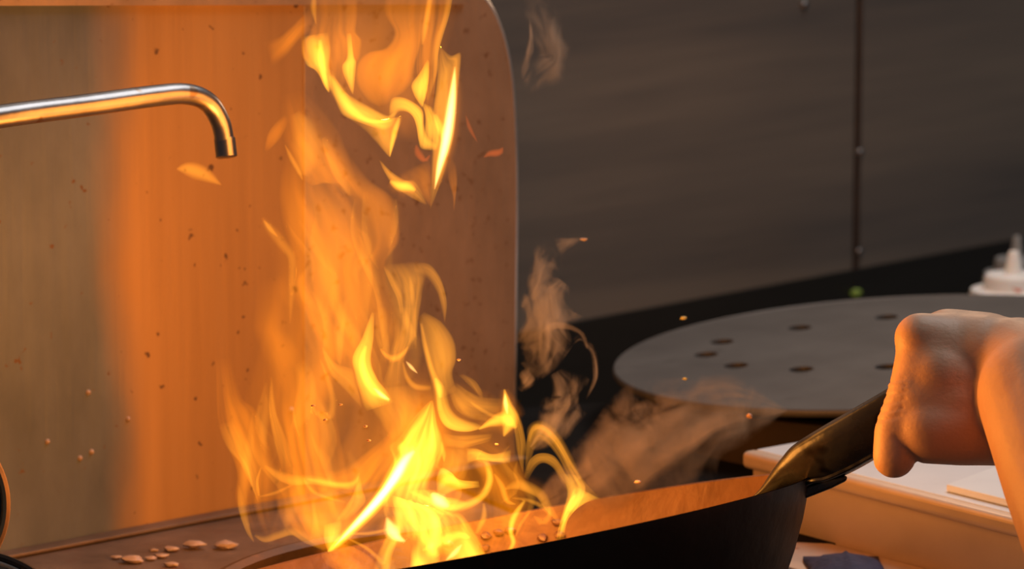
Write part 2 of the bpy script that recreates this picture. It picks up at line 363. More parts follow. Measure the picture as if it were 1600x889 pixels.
# ================================================================== wok
C = P(795, 833, 2.0)
be = math.radians(-10.1); al = math.radians(10.8)
E2 = Vector((0, math.cos(be), math.sin(be)))
E1 = Vector((math.cos(al), 0, math.sin(al))); E1 = (E1 - E2 * E1.dot(E2)).normalized(); EN = E1.cross(E2)
RW, DW = 0.1475, 0.088
wok = thing('wok', C - EN * DW, 'black carbon steel wok tilted over the burner with fire inside', 'wok')
prof = [(RW * k / 22, -DW * (1 - (k / 22) ** 4.6)) for k in range(23)]
vo, fo = lathe([(r * 1.0 + (.0016 if r > .01 else 0), h - .0016) for r, h in prof] + [(RW + .002, .0012)], C, EN, E1, 96)
vi, fi = lathe([(RW + .0015, .0014), (RW, .0008)] + [(r - .0002, h) for r, h in prof[::-1]], C, EN, E1, 96)
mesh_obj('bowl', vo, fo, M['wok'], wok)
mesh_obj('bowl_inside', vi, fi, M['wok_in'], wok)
# hollow steel handle, flattened where it is folded onto the rim
hs = [(1178, 778, 1.995, 3, 6), (1195, 768, 1.993, 9, 16), (1215, 753, 1.990, 18, 27), (1234, 739, 1.986, 26, 34), (1256, 727, 1.982, 36, 39),
      (1300, 706, 1.975, 42, 41), (1345, 681, 1.970, 43, 42), (1400, 648, 1.964, 42, 43), (1480, 602, 1.957, 43, 44), (1560, 551, 1.952, 42, 42), (1590, 533, 1.950, 40, 40)]
rows = cat4(hs, 46); vs, fs = [], []; SEG = 28
for i, (x, y, d, hh, hd) in enumerate(rows):
    q = rows[min(i + 1, 45)]; p = rows[max(i - 1, 0)]
    tx, ty = q[0] - p[0], q[1] - p[1]; L = math.hypot(tx, ty); nx, ny = -ty / L, tx / L      # image-down side normal
    for k in range(SEG):
        a = 2 * math.pi * k / SEG; ca, sa = math.cos(a), math.sin(a)
        e = 0.72
        cx = math.copysign(abs(ca) ** e, ca); sx_ = math.copysign(abs(sa) ** e, sa)
        o = hh * cx; dd = hd * sx_
        dd += 0.28 * hh * cx                     # shear: top face leans away, ridge on the upper near side
        vs.append(P(x + nx * o, y + ny * o, d + dd * d / F_PX))
for i in range(45):
    for k in range(SEG): fs.append((i * SEG + k, i * SEG + (k + 1) % SEG, (i + 1) * SEG + (k + 1) % SEG, (i + 1) * SEG + k))
fs.append(tuple(range(SEG)))
hnd = mesh_obj('handle', vs, fs, M['handle'], wok)
so = hnd.modifiers.new('wall', 'SOLIDIFY'); so.thickness = .0012; so.offset = -1
br = [(1186, 781), (1215, 771), (1250, 765), (1290, 752), (1324, 743), (1324, 751), (1300, 763), (1262, 778), (1225, 792), (1195, 800), (1180, 795)]
bevel(mesh_obj('bracket', *prism([P(x, y, 1.972) for x, y in br], FWD * .035), M['handle'], wok, smooth=False), .0012)
sm = [P(x, y, d) for x, y, d in cat4([(1186, 779, 1.982), (1215, 771, 1.976), (1245, 763, 1.970), (1268, 752, 1.962), (1290, 748, 1.959), (1325, 733, 1.955), (1362, 713, 1.951)], 24)]
mesh_obj('folded_seam', *tube(sm, .0011, 8), M['handle'], hnd)
mesh_obj('end_ring', *tube([P(1591.5 + 21 * math.sin(a) , 532 + 34 * math.sin(a), 1.9500 + .0122 * math.cos(a)) for a in [k * math.pi / 16 for k in range(33)]], .0012, 8, False), M['handle'], hnd)

# ================================================================== counter on the right
ZC = 0.022
cc = on_z(1160, 704, ZC); f1 = on_z(1600, 814, ZC)
CX = (f1 - cc); CX.z = 0; CX.normalize(); CY = Vector((0, 0, 1)).cross(CX)
counter = thing('steel_counter', Vector((cc.x, cc.y, ZD)), 'pale steel counter with a fire-lit side beside the wok handle', 'counter')
LX, LY = .34, .17
def cp(u, v, z): return cc + CX * u + CY * v + Vector((0, 0, z - ZC))
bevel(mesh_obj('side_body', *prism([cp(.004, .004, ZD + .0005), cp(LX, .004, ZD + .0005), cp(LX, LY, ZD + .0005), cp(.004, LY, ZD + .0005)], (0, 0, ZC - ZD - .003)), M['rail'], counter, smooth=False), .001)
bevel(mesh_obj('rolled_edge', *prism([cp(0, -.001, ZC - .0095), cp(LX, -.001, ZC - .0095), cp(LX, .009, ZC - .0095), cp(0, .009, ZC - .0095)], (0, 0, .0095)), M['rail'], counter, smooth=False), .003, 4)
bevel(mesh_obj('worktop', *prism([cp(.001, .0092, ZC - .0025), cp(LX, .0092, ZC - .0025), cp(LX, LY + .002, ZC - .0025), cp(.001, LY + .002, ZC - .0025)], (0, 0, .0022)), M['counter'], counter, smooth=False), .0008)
bevel(mesh_obj('lit_strip', *prism([cp(-.03, -.05, ZD + .0003), cp(LX, -.05, ZD + .0003), cp(LX, .0032, ZD + .0003), cp(-.03, .0032, ZD + .0003)], (0, 0, .002)), M['rail'], counter, smooth=False), .0008)  # pale strip added where the deck is brightly lit
q0 = [on_z(x, y, ZC) for x, y in ((1478, 768), (1600, 722), (1700, 760), (1590, 796))]
bd = mesh_obj('cutting_board', *prism(q0, (0, 0, .004)), M['board'], None, q0[0], smooth=False); bevel(bd, .001)
tag(bd, 'thin white plastic board lying on the pale counter below the wrist', 'board')
n0 = on_z(1322, 897, ZD + .0024)
rg = []; 
vs, fs = [], []
NU, NV = 14, 9
for j in range(NV):
    for i in range(NU):
        u = i / (NU - 1) * 2 - 1; v = j / (NV - 1) * 2 - 1
        h = .009 * max(0, 1 - u * u) * max(0, 1 - v * v) + .0025 * noise.noise(Vector((u * 2.5, v * 2.5, 3))) * (1 - u * u) * (1 - v * v)
        p = n0 + Vector((.02 * u, .035 * v, 0)) + Vector((.004 * noise.noise(Vector((u * 2, v * 2, 9))), 0, .001 + max(0, h)))
        vs.append(p)
for j in range(NV - 1):
    for i in range(NU - 1): fs.append((j * NU + i, j * NU + i + 1, (j + 1) * NU + i + 1, (j + 1) * NU + i))
ragg = mesh_obj('folded_cloth', vs, fs, M['navy'], None, n0); ragg.modifiers.new('thick', 'SOLIDIFY').thickness = .001
tag(ragg, 'dark navy crumpled cloth on the deck at the bottom edge beside the wok', 'cloth')

# ================================================================== perforated disc on its stand
DC = P(1400, 545, 2.497); RD = 0.172
tl = math.radians(4.3); DX = Vector((math.cos(tl), 0, math.sin(tl))); DY = Vector((0, 1, 0)); DN = DX.cross(DY)
disc = thing('perforated_disc', DC, 'large round grey iron plate pierced with small holes behind the hand', 'iron plate')
hl = []
hpos = [on_plane(x, y, DC, DN) for x, y in ((1150, 571), (1252, 577), (1103, 554), (1128, 534), (1386, 573))]
for p in list(hpos):
    v = p - DC
for k in range(6):
    a = math.radians(-40 + k * 32); hpos.append(DC + (DX * math.cos(a) + DY * math.sin(a)) * .105)
for p in hpos: hl.append([p + DX * .0075 * math.cos(k * math.pi / 8) + DY * .0082 * math.sin(k * math.pi / 8) for k in range(16)])
mesh_obj('plate', *holed_plate([DC + (DX * math.cos(k * math.pi / 48) + DY * math.sin(k * math.pi / 48)) * RD for k in range(96)], hl, DN * -.0025), M['disc'], disc)
mesh_obj('rolled_rim', *lathe([(RD + .0012 * math.cos(a), -.002 + .0024 * math.sin(a)) for a in [k * math.pi / 4 for k in range(8)]], DC, DN, DX, 96, True), M['disc'], disc)
st = thing('burner_stand', Vector((DC.x, DC.y, ZD)), 'sooty dark iron burner drum under the perforated plate', 'burner')
hz = DC.z - ZD - .018
mesh_obj('drum', *lathe([(.150, 0.0005), (.152, hz), (.142, hz), (.140, .0005)], Vector((DC.x, DC.y, ZD)), seg=64, closed=True), M['stand'], st)
mesh_obj('hole_shade', *lathe([(0, hz - .001), (.1405, hz - .001), (.1405, hz - .003), (0, hz - .003)], Vector((DC.x, DC.y, ZD)), seg=48), M['matte'], st)  # black disc added so the holes above look dark
for k in range(3):
    a = k * 2.094 + .4; c = Vector((DC.x + .146 * math.cos(a), DC.y + .146 * math.sin(a), 0)); r = Vector((math.cos(a), math.sin(a), 0))
    top = DC.z + (c.x - DC.x) * math.tan(tl) - .0045
    zb = ZD + hz
    mesh_obj('pot_lug', *obox(Vector((c.x, c.y, (zb + top) / 2)), r * .004, r.cross(Vector((0, 0, 1))) * .007, Vector((0, 0, (top - zb) / 2))), M['stand'], st, smooth=False)

# ================================================================== squeeze bottles on the back ledge
def bottle(px, py_collar, d, s, m, label, red=False):
    p = P(px, py_collar, d); zs = -0.172
    b = thing('squeeze_bottle', Vector((p.x, p.y, zs)), label, 'bottle', 'squeeze bottles on the back ledge')
    h = p.z - zs
    base = Vector((p.x, p.y, zs)); k = s
    mesh_obj('body', *lathe([(0, 0.0), (.026 * k, 0.0), (.0285 * k, .003), (.0285 * k, h - .032), (.026 * k, h - .026), (0, h - .026)], base, seg=32), M[m], b)
    cap = mesh_obj('cap', *lathe([(0, h - .0262), (.0300 * k, h - .0262), (.0303 * k, h - .004), (.0290 * k, h), (.0202 * k, h + .0005), (.0202 * k, h + .0085), (.0188 * k, h + .0105), (.006 * k, h + .011), (0, h + .011)], base, seg=40), M[m], b)
    mesh_obj('nozzle', *lathe([(0, h + .0105), (.0068 * k, h + .0105), (.0055 * k, h + .016), (.0038 * k, h + .0255), (.0030 * k, h + .0268), (0, h + .0272)], base, seg=20), M[m], b)
    for q in range(20):
        a = 2 * math.pi * q / 20; r = Vector((math.cos(a), math.sin(a), 0))
        mesh_obj('cap_ridge', *obox(base + r * .0303 * k + Vector((0, 0, h - .015)), r * .0005, r.cross(Vector((0, 0, 1))) * .0009, Vector((0, 0, .0095))), M[m], cap, smooth=False)
    return b
bottle(1583, 452, 2.83, 1.0, 'bottle', 'white squeeze bottle with a pointed nozzle standing behind the hand')
bottle(1588, 425, 3.0, .8, 'bottle_grey', 'grey squeeze bottle half hidden behind the white squeeze bottle')
ld = P(1583, 452, 2.83)
bevel(mesh_obj('trim_1', *obox(Vector((ld.x + .06, ld.y + .02, -.179)), (.24, 0, 0), (0, .16, 0), (0, 0, .0065)), M['stand'], None, (ld.x + .06, ld.y + .02, -.179), smooth=False), .002)
tag(bpy.data.objects['trim_1'], 'dark low ledge that carries the squeeze bottles', None, None, 'structure')

# ================================================================== hand and forearm
def capsule(a, ra, b, rb, seg=20, rg=7):
    a, b = Vector(a), Vector(b); ax = b - a; L = ax.length; ax.normalize(); e1 = ax.orthogonal().normalized(); e2 = ax.cross(e1)
    prof = [(ra * math.sin(t), -ra * math.cos(t)) for t in [math.pi / 2 * k / rg for k in range(rg + 1)]]
    prof += [(rb * math.cos(t), L + rb * math.sin(t)) for t in [math.pi / 2 * k / rg for k in range(rg + 1)]]
    vs, fs = [], []
    for r, h in prof:
        for k in range(seg):
            an = 2 * math.pi * k / seg
            vs.append(a + (e1 * math.cos(an) + e2 * math.sin(an)) * max(r, 2e-5) + ax * h)
    n = len(prof)
    for i in range(n - 1):
        for k in range(seg): fs.append((i * seg + k, i * seg + (k + 1) % seg, (i + 1) * seg + (k + 1) % seg, (i + 1) * seg + k))
    fs.append(tuple(range(seg))[::-1]); fs.append(tuple(range((n - 1) * seg, n * seg)))
    return vs, fs
caps = []
def cps(*rows):
    for a, b in zip(rows[:-1], rows[1:]): caps.append((P(*a[:3]), a[3], P(*b[:3]), b[3]))
WR = (1606, 598, 1.948, .0245)
cps((1530, 530, 1.946, .0135), (1580, 546, 1.940, .0150), (1606, 575, 1.93, .018))
mcp = [(1438, 529, 1.936, .0126), (1456, 530, 1.953, .0122), (1486, 530, 1.967, .0118), (1516, 535, 1.980, .0112)]
for i, m_ in enumerate(mcp):
    cps(m_, (1530 + 12 * i, 545 + 4 * i, 1.943 + .011 * i, .0150), (1600, 590, 1.947 + .007 * i, .019))
cps((1480, 523, 1.948, .0128), (1548, 532, 1.950, .0135), (1606, 580, 1.95, .020))
hx = [1425, 1466, 1507, 1546]
for i, x in enumerate(hx):
    y = 662 - .6 * (x - 1375); d = 1.962 - (x - 1400) * .00009; rr = (.0092, .0094, .0088, .0078)[i]; upx = (55, 56, 48, 40)[i]
    cps((mcp[i][0], mcp[i][1], mcp[i][2], .0112), (x + 6, y - upx, d + .018, rr), (x + 2, y + 8, d + .0275, rr * .93), (x + 12, y + 58, d + .022, rr * .85))
cps((1448, 545, 1.937, .0140), (1440, 585, 1.934, .0142), (1432, 615, 1.932, .0130))
cps((1470, 540, 1.945, .0160), (1500, 585, 1.940, .0205), (1560, 600, 1.942, .0215))
cps((1455, 552, 1.939, .0170), (1462, 590, 1.935, .0185), (1462, 625, 1.933, .0180))
cps((1480, 555, 1.941, .0200), (1520, 580, 1.940, .0225), (1570, 600, 1.943, .0225))
# thumb and the ball of the thumb
cps((1566, 664, 1.936, .0195), (1500, 668, 1.930, .0182), (1452, 670, 1.928, .0168))
cps((1560, 610, 1.938, .0215), (1470, 590, 1.934, .0190), (1440, 575, 1.936, .0135))
cps((1490, 630, 1.932, .0185), (1442, 628, 1.931, .0150), (1424, 612, 1.931, .0118))
cps((1440, 640, 1.931, .0140), (1421, 622, 1.931, .0113), (1402, 670, 1.930, .0109), (1397, 714, 1.929, .0104))
cps((1535, 558, 1.944, .0195), (1590, 574, 1.929, .0240), (1640, 606, 1.905, .0290))
cps((1485, 545, 1.943, .0178), (1540, 562, 1.937, .0215), (1590, 590, 1.935, .0230))
# forearm towards the viewer
cps(WR, (1628, 618, 1.905, .0305), (1676, 752, 1.862, .0318), (1800, 1010, 1.76, .040), (1900, 1250, 1.68, .045))
cps((1606, 598, 1.94, .0245), (1628, 618, 1.905, .0305))
vs, fs = [], []
for cpx in caps:
    v, f = capsule(cpx[0], cpx[1], cpx[2], cpx[3]); o = len(vs); vs += v; fs += [tuple(o + i for i in q) for q in f]
hb = P(1480, 600, 1.95)
per = thing('person', hb, 'bare right hand and forearm gripping the black wok handle', 'person')
hm = mesh_obj('hand_and_forearm', vs, fs, M['skin'], per)
rm = hm.modifiers.new('remesh', 'REMESH'); rm.mode = 'VOXEL'; rm.voxel_size = .0013
s1 = hm.modifiers.new('smooth', 'SMOOTH'); s1.factor = .5; s1.iterations = 28
dg = bpy.context.evaluated_depsgraph_get(); dg.update()
me2 = bpy.data.meshes.new_from_object(hm.evaluated_get(dg)); hm.modifiers.clear(); hm.data = me2
# skin creases over the thumb joint and in the fold at its base
CREASE = [((1372, 600), (1412, 592)), ((1371, 611), (1414, 601)), ((1369, 622), (1415, 611)), ((1367, 634), (1413, 623)), ((1366, 646), (1410, 636)), ((1365, 658), (1404, 649))]
def todpx(p):
    r = p - CAM; d = r.dot(FWD); return 800 + r.dot(RIGHT) * F_PX / d, 444.5 - r.dot(UP) * F_PX / d
NRM = [v.normal.copy() for v in me2.vertices]
for v, nrm in zip(me2.vertices, NRM):
    wpos = v.co + hb; x, y = todpx(wpos)
    if 1350 < x < 1470 and 560 < y < 745 and nrm.dot(FWD) < 0.3:
        dep = 0.0
        for (ax, ay), (bx, by) in CREASE:
            tt = max(0, min(1, ((x - ax) * (bx - ax) + (y - ay) * (by - ay)) / ((bx - ax) ** 2 + (by - ay) ** 2)))
            ds = math.hypot(x - ax - tt * (bx - ax), y - ay - tt * (by - ay))
            dep += .00055 * math.exp(-(ds / 3.0) ** 2)
        ax, ay, bx, by = 1400, 683, 1432, 722
        tt = max(0, min(1, ((x - ax) * (bx - ax) + (y - ay) * (by - ay)) / ((bx - ax) ** 2 + (by - ay) ** 2)))
        ds = math.hypot(x - ax - tt * (bx - ax), y - ay - tt * (by - ay))
        dep += .0016 * math.exp(-(ds / 5.0) ** 2) * (.3 + .7 * tt)
        v.co -= nrm * dep
for p in me2.polygons: p.use_smooth = True
me2.materials.clear(); me2.materials.append(M['skin'])
nl = P(1371, 724, 1.926)
nv, nf = [], []
for j in range(7):
    for i in range(5):
        u = j / 6 * 2 - 1; v = i / 4 * 2 - 1
        nv.append(P(1366.5 + 4 * u * u + 4 * u + 5 * (v * v), 727 + 11 * u, 1.931 + .0050 * v))
for j in range(6):
    for i in range(4): nf.append((j * 5 + i, j * 5 + i + 1, (j + 1) * 5 + i + 1, (j + 1) * 5 + i))
na = mesh_obj('thumb_nail', nv, nf, M['nail'], per); na.modifiers.new('thick', 'SOLIDIFY').thickness = .0007

# ================================================================== round vessels at the left edge
def rim_bowl(name, c, ax, e1, R, m_in, m_rim, m_line, label, cat):
    b = thing(name, c, label, cat)
    c = Vector(c)
    mesh_obj('bowl', *lathe([(R, 0), (R * .97, -.012), (R * .8, -.023), (R * .4, -.030), (0, -.032), (0, -.0308), (R * .4, -.0288), (R * .78, -.022), (R * .945, -.012), (R * .97, 0)], c, ax, e1, 64), M[m_in], b)
    mesh_obj('rim', *lathe([(R + .0022 * math.cos(a), .0022 * math.sin(a)) for a in [k * math.pi / 4 for k in range(8)]], c, ax, e1, 72, True), M[m_rim], b)
    mesh_obj('inner_band', *lathe([(R * .945 + .0011 * math.cos(a), -.0015 + .0014 * math.sin(a)) for a in [k * math.pi / 4 for k in range(8)]], c, ax, e1, 72, True), M[m_line], b)
    return b
lc = P(-128, 792, 1.93)
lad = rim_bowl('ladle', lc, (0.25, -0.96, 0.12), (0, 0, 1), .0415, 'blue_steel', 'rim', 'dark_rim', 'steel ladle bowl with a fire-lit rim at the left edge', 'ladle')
mesh_obj('stem', *tube([lc + Vector((-.040, 0.012, .006)), lc + Vector((-.10, -.05, .08)), lc + Vector((-.17, -.12, .2))], .004, 12), M['chrome'], lad)
pc = P(-92, 940, 1.95)
pot = rim_bowl('steel_pot', pc, (0.06, -0.24, 0.97), (1, 0, 0), .0525, 'blue_steel', 'dark_rim', 'steel_edge', 'dark rimmed steel pot in the bottom left corner', 'pot')

# ================================================================== food scraps
random.seed(4)
def scrap(name, c, r, m, label, group, seed, sq=(1, 1, .55), z0=None):
    vs, fs = [], []
    bm = bmesh.new(); bmesh.ops.create_icosphere(bm, subdivisions=2, radius=1)
    for v in bm.verts:
        k = 1 + .45 * noise.noise(v.co * 1.3 + Vector((seed * 3.1, seed, 0)))
        vs.append(Vector(c) + Vector((v.co.x * sq[0], v.co.y * sq[1], v.co.z * sq[2])) * r * k)
    bm.verts.index_update(); fs = [tuple(v.index for v in f.verts) for f in bm.faces]; bm.free()
    if z0 is not None:
        mz = min(v.z for v in vs); vs = [v + Vector((0, 0, z0 - mz)) for v in vs]
    o = mesh_obj(name, vs, fs, M[m], None, c); return tag(o, label, 'food scrap', group)
sc = [(208, 880, .0042, 'biggest pale food scrap lying on the deck left of the burner ring'), (236, 876, .0022, 'small round food scrap just right of the biggest scrap'),
      (252, 872, .0026, 'food scrap second right of the biggest scrap on the deck'), (268, 862, .0028, 'food scrap on the deck between the round scraps and the long scrap'),
      (303, 858, .0042, 'long pinkish food scrap in the middle of the scattered scraps'), (352, 858, .0044, 'flat food scrap lying closest to the burner ring'),
      (182, 874, .0020, 'tiny food scrap leftmost on the greasy deck'), (240, 862, .0016, 'tiniest food scrap near the foot of the splash panel'),
      (268, 886, .0026, 'food scrap nearest the bottom edge of the picture')]
for i, (x, y, r, lb) in enumerate(sc):
    scrap('food_scrap', on_z(x, y, ZD), r, 'scrap', lb, 'food scraps on the range deck', i, (1.5, .9, .5), ZD + .0002)
fl = [((1068, 497, 2.2), .0014, 'fleck_y', 'yellow food fleck flying above the left end of the iron plate', (1.3, .6, .7)), ((1070, 592, 2.2), .0012, 'fleck_y', 'ochre food fleck flying in front of the iron plate edge', (1.2, .6, .6)),
      ((1171, 650, 2.15), .0016, 'fleck_o', 'pinkish food fleck flying above the wok rim near the handle', (1, .8, .9)), ((997, 753, 2.05), .0015, 'scrap', 'pale food fleck flying low over the wok rim', (1.3, .7, .6)),
      ((912, 374, 2.2), .0014, 'scrap', 'pale fleck flying high beside the splash panel edge', (1.6, .5, .6))]
for i, (a, r, m, lb, sq) in enumerate(fl):
    scrap('food_fleck', P(*a), r, m, lb, 'flying food flecks', i + 20, sq)
for i, (x, y, d) in enumerate(((489, 634, 2.0), (508, 656, 2.0), (571, 666, 1.98), (576, 688, 1.98), (776, 694, 1.97), (532, 632, 2.0), (717, 562, 1.99))):
    scrap('food_fleck', P(x, y, d), .0007, 'food', 'tiny pale food fleck tossed up among the flames', 'tiny flecks in the fire', i + 60, (1.5, .8, .8))
for i in range(8):
    fi_ = math.radians(80 + 2.9 * i + 5 * math.sin(i * 3.7)); rr_ = .1420 + .0030 * abs(math.sin(i * 2.1)); kq = rr_ / RW
    c_ = C + (E1 * math.cos(fi_) + E2 * math.sin(fi_)) * (rr_ - .0022) + EN * (-DW * (1 - kq ** 4.6) + .0006)
    scrap('food_piece', c_, .0023, 'food', 'small chopped food piece frying inside the wok', 'food pieces in the wok', i + 80, (1.3, 1, .8))
ORD = ['leftmost', 'second from the left', 'third from the left', 'fourth from the left', 'fifth from the left', 'sixth from the left', 'seventh from the left', 'rightmost']
def by_place(group, text):
    ob = sorted([o for o in COL.objects if o.get('group') == group], key=lambda o: todpx(o.location)[0])
    for k, o in enumerate(ob): o['label'] = text % (ORD[-1] if k == len(ob) - 1 else ORD[k])
by_place('tiny flecks in the fire', 'tiny pale food fleck among the flames, %s of seven')
by_place('food pieces in the wok', 'small brown food piece on the far wok wall, %s of eight')
gf = wallpt(1328, 456)
scrap('herb_scrap', gf + WN * .006, .0042, 'fleck_g', 'green herb scrap stuck low on the wall beside the seam', None, 41, (1, .5, .8))

# ================================================================== fire
def sheet(name, rows, peak, mk, parent, p=1.4, q=1.4, curl=.35, m=8, n=None, streak=0.0, seed=0, jit=0.06, endp=.5, E=None, yaw=0.0, raw=False):
    """one tongue of flame: a curved leaf with its own thickness; rows = (px, py, half width px, depth)"""
    n = n or max(14, 5 * len(rows)); R = cat4([list(r) for r in rows], n)
    if mk == 'flame' and peak >= .9: mk = 'bright'
    Ev = E or {'veil': 25, 'flame': 120, 'bright': 120, 'core': 600, 'ember': 120}.get(mk, 120)
    smax = (p - q) / (p + q); nrm = ((1 + smax) ** p) * ((1 - smax) ** q)
    front, back = [], []
    for i, (x, y, w_, d) in enumerate(R):
        a, b = R[max(i - 1, 0)], R[min(i + 1, n - 1)]
        tx, ty = b[0] - a[0], b[1] - a[1]; L = math.hypot(tx, ty) or 1; nx, ny = ty / L, -tx / L
        ang = abs((math.atan2(b[1] - y, b[0] - x) - math.atan2(y - a[1], x - a[0]) + math.pi) % (2 * math.pi) - math.pi) if 0 < i < n - 1 else 0
        if ang > .02: w_ = min(w_, .8 * (L / 2) / ang + 1)
        u = i / (n - 1); w_ = max(w_, .4)
        tap = max(0.03, (math.sin(math.pi * min(max(u, .0), 1.0)))) ** endp
        fr, bk = [], []
        for j in range(m + 1):
            s = -1 + 2 * j / m
            wob = 1 + jit * 2 * noise.noise(Vector((u * 5 + seed * 7.3, (1 if s > 0 else -1) * 3.1 + seed, .5)))
            off = w_ * s * wob
            f = ((1 + s) ** p) * ((1 - s) ** q) / nrm if abs(s) < 1 else 0
            if streak:
                f *= max(.08, 1 + streak * 1.9 * noise.noise(Vector((s * 3.2 + .5 * math.sin(u * 4 + seed), u * 2.0, seed * 5.1))) + streak * noise.noise(Vector((s * 8.0 + .6 * math.sin(u * 6), u * 2.6, seed * 2.3))))
            th = peak / Ev * f * tap
            dz = curl * w_ * (s * s - .35) * d / F_PX + yaw * off * d / F_PX + .10 * w_ * noise.noise(Vector((s * 2, u * 3, seed))) * d / F_PX
            pp = P(x + nx * off, y + ny * off, d + dz)
            fr.append(pp - FWD * th * .5); bk.append(pp + FWD * th * .5)
        front.append(fr); back.append(bk)
    vs, fs = [], []; idx_f, idx_b = [], []
    for i in range(n):
        a, b = [], []
        for j in range(m + 1):
            if j in (0, m): vs.append((front[i][j] + back[i][j]) * .5); a.append(len(vs) - 1); b.append(len(vs) - 1)
            else:
                vs.append(front[i][j]); a.append(len(vs) - 1); vs.append(back[i][j]); b.append(len(vs) - 1)
        idx_f.append(a); idx_b.append(b)
    for i in range(n - 1):
        for j in range(m):
            fs.append((idx_f[i][j], idx_f[i][j + 1], idx_f[i + 1][j + 1], idx_f[i + 1][j]))
            fs.append((idx_b[i][j], idx_b[i + 1][j], idx_b[i + 1][j + 1], idx_b[i][j + 1]))
    for i in (0, n - 1):
        fs.append(tuple(idx_f[i]) + tuple(reversed(idx_b[i][1:-1])))
    return mesh_obj(name, vs, fs, M[mk], parent) if not raw else (vs, fs)

SEED = [0]
def T(parent, rows, peak, mk='flame', d=2.04, dd=0.0, **kw):
    SEED[0] += 1
    k = len(rows)
    rr = [(r[0], r[1], r[2], (r[3] if len(r) > 3 else d + dd * i / max(1, k - 1))) for i, r in enumerate(rows)]
    nm = {'veil': 'flame_veil', 'flame': 'flame_tongue', 'core': 'flame_core', 'ember': 'flame_tongue'}[mk]
    halo = kw.pop('halo', .30 if mk in ('flame', 'core') else 0)
    if mk == 'flame' and 'p' not in kw: kw['p'] = kw['q'] = 1.8
    if mk == 'core': kw['p'] = kw['q'] = 2.5; kw['endp'] = .9
    if mk == 'flame' and peak >= .9: mk = 'bright'; peak *= 1.1
    if not halo: return sheet(nm, rr, peak, mk, parent, seed=SEED[0] * .77, **kw)
    # the tongue and its fainter outer mantle are one mesh with two burning zones
    v1, f1 = sheet(nm, rr, peak, mk, parent, seed=SEED[0] * .77, raw=True, **kw)
    hr = [(a, b, w_ * 1.7 + 5, dd_ + .0015) for a, b, w_, dd_ in rr]
    v2, f2 = sheet(nm, hr, halo * min(peak, 1.3), 'veil', parent, seed=SEED[0] * .77 + .3, raw=True, p=2.0, q=2.0, m=10, jit=.1)
    o = mesh_obj(nm, v1 + v2, f1 + [tuple(i + len(v1) for i in f) for f in f2], M[mk], parent)
    o.data.materials.append(M['veil'])
    for k, pl in enumerate(o.data.polygons):
        if k >= len(f1): pl.material_index = 1
    return o

def rails(parent, A, B, peak, p=.7, q=.7, mk='flame', d=2.04, streak=.25, m=14, n=None, endp=.75, curl=.25, halo=0.0, bow=0.0, s0=0.0):
    """a filled tongue of flame lofted between its two edges A and B, thick where it burns brightest"""
    SEED[0] += 1; seed = SEED[0] * .77
    n = n or max(20, 6 * max(len(A), len(B)))
    RA, RB = cat4([list(a) for a in A], n), cat4([list(b) for b in B], n)
    if mk == 'flame' and peak >= .9: mk = 'bright'; peak *= 1.15
    if mk == 'veil': endp = 1.1; peak *= 1.15
    Ev = {'veil': 25, 'flame': 120, 'bright': 120, 'core': 600, 'ember': 120}[mk]
    smax = (p - q) / (p + q); nrm = ((1 + smax) ** p) * ((1 - smax) ** q)
    d = d + .010 * math.sin(SEED[0] * 2.3)
    vs, fs, IF, IB = [], [], [], []
    for i in range(n):
        u = i / (n - 1); (ax, ay), (bx, by) = RA[i][:2], RB[i][:2]
        W = math.hypot(bx - ax, by - ay) * .5
        tap = max(.04, math.sin(math.pi * u)) ** endp
        a, b = [], []
        for j in range(m + 1):
            s = -1 + 2 * j / m; k = (s + 1) / 2
            f = ((1 + s) ** p) * ((1 - s) ** q) / nrm if 0 < j < m else 0
            if streak:
                st = noise.noise(Vector((s * 2.6 + .7 * math.sin(u * 3.5 + seed), u * 1.6, seed * 5.1))) * 1.7 + noise.noise(Vector((s * 7.0 + .8 * math.sin(u * 5 + seed), u * 2.2, seed * 2.3)))
                f *= max(.10, 1 + streak * st)
            th = peak / Ev * f * tap
            wx = .05 * W * noise.noise(Vector((u * 6, s, seed)))
            dz = (curl * W * (s * s - .35) + .12 * W * noise.noise(Vector((s * 1.6, u * 2.5, seed))) + bow * math.sin(math.pi * u)) * d / F_PX
            c = P(ax + (bx - ax) * k + wx, ay + (by - ay) * k, d + dz)
            if j in (0, m): vs.append(c); a.append(len(vs) - 1); b.append(len(vs) - 1)
            else:
                vs.append(c - FWD * th * .5); a.append(len(vs) - 1); vs.append(c + FWD * th * .5); b.append(len(vs) - 1)
        IF.append(a); IB.append(b)
    for i in range(n - 1):
        for j in range(m):
            fs.append((IF[i][j], IF[i][j + 1], IF[i + 1][j + 1], IF[i + 1][j])); fs.append((IB[i][j], IB[i + 1][j], IB[i + 1][j + 1], IB[i][j + 1]))
    for i in (0, n - 1): fs.append(tuple(IF[i]) + tuple(reversed(IB[i][1:-1])))
    return mesh_obj({'veil': 'flame_veil', 'core': 'flame_core'}.get(mk, 'flame_tongue'), vs, fs, M[mk], parent)

fire = thing('wok_fire', P(680, 880, 2.02), 'tall yellow and orange fire rising out of the black wok', 'fire')
burst = thing('flame_burst', P(640, 330, 2.06), 'bright hanging burst of flame detached above the main fire', 'fire')
R_ = rails
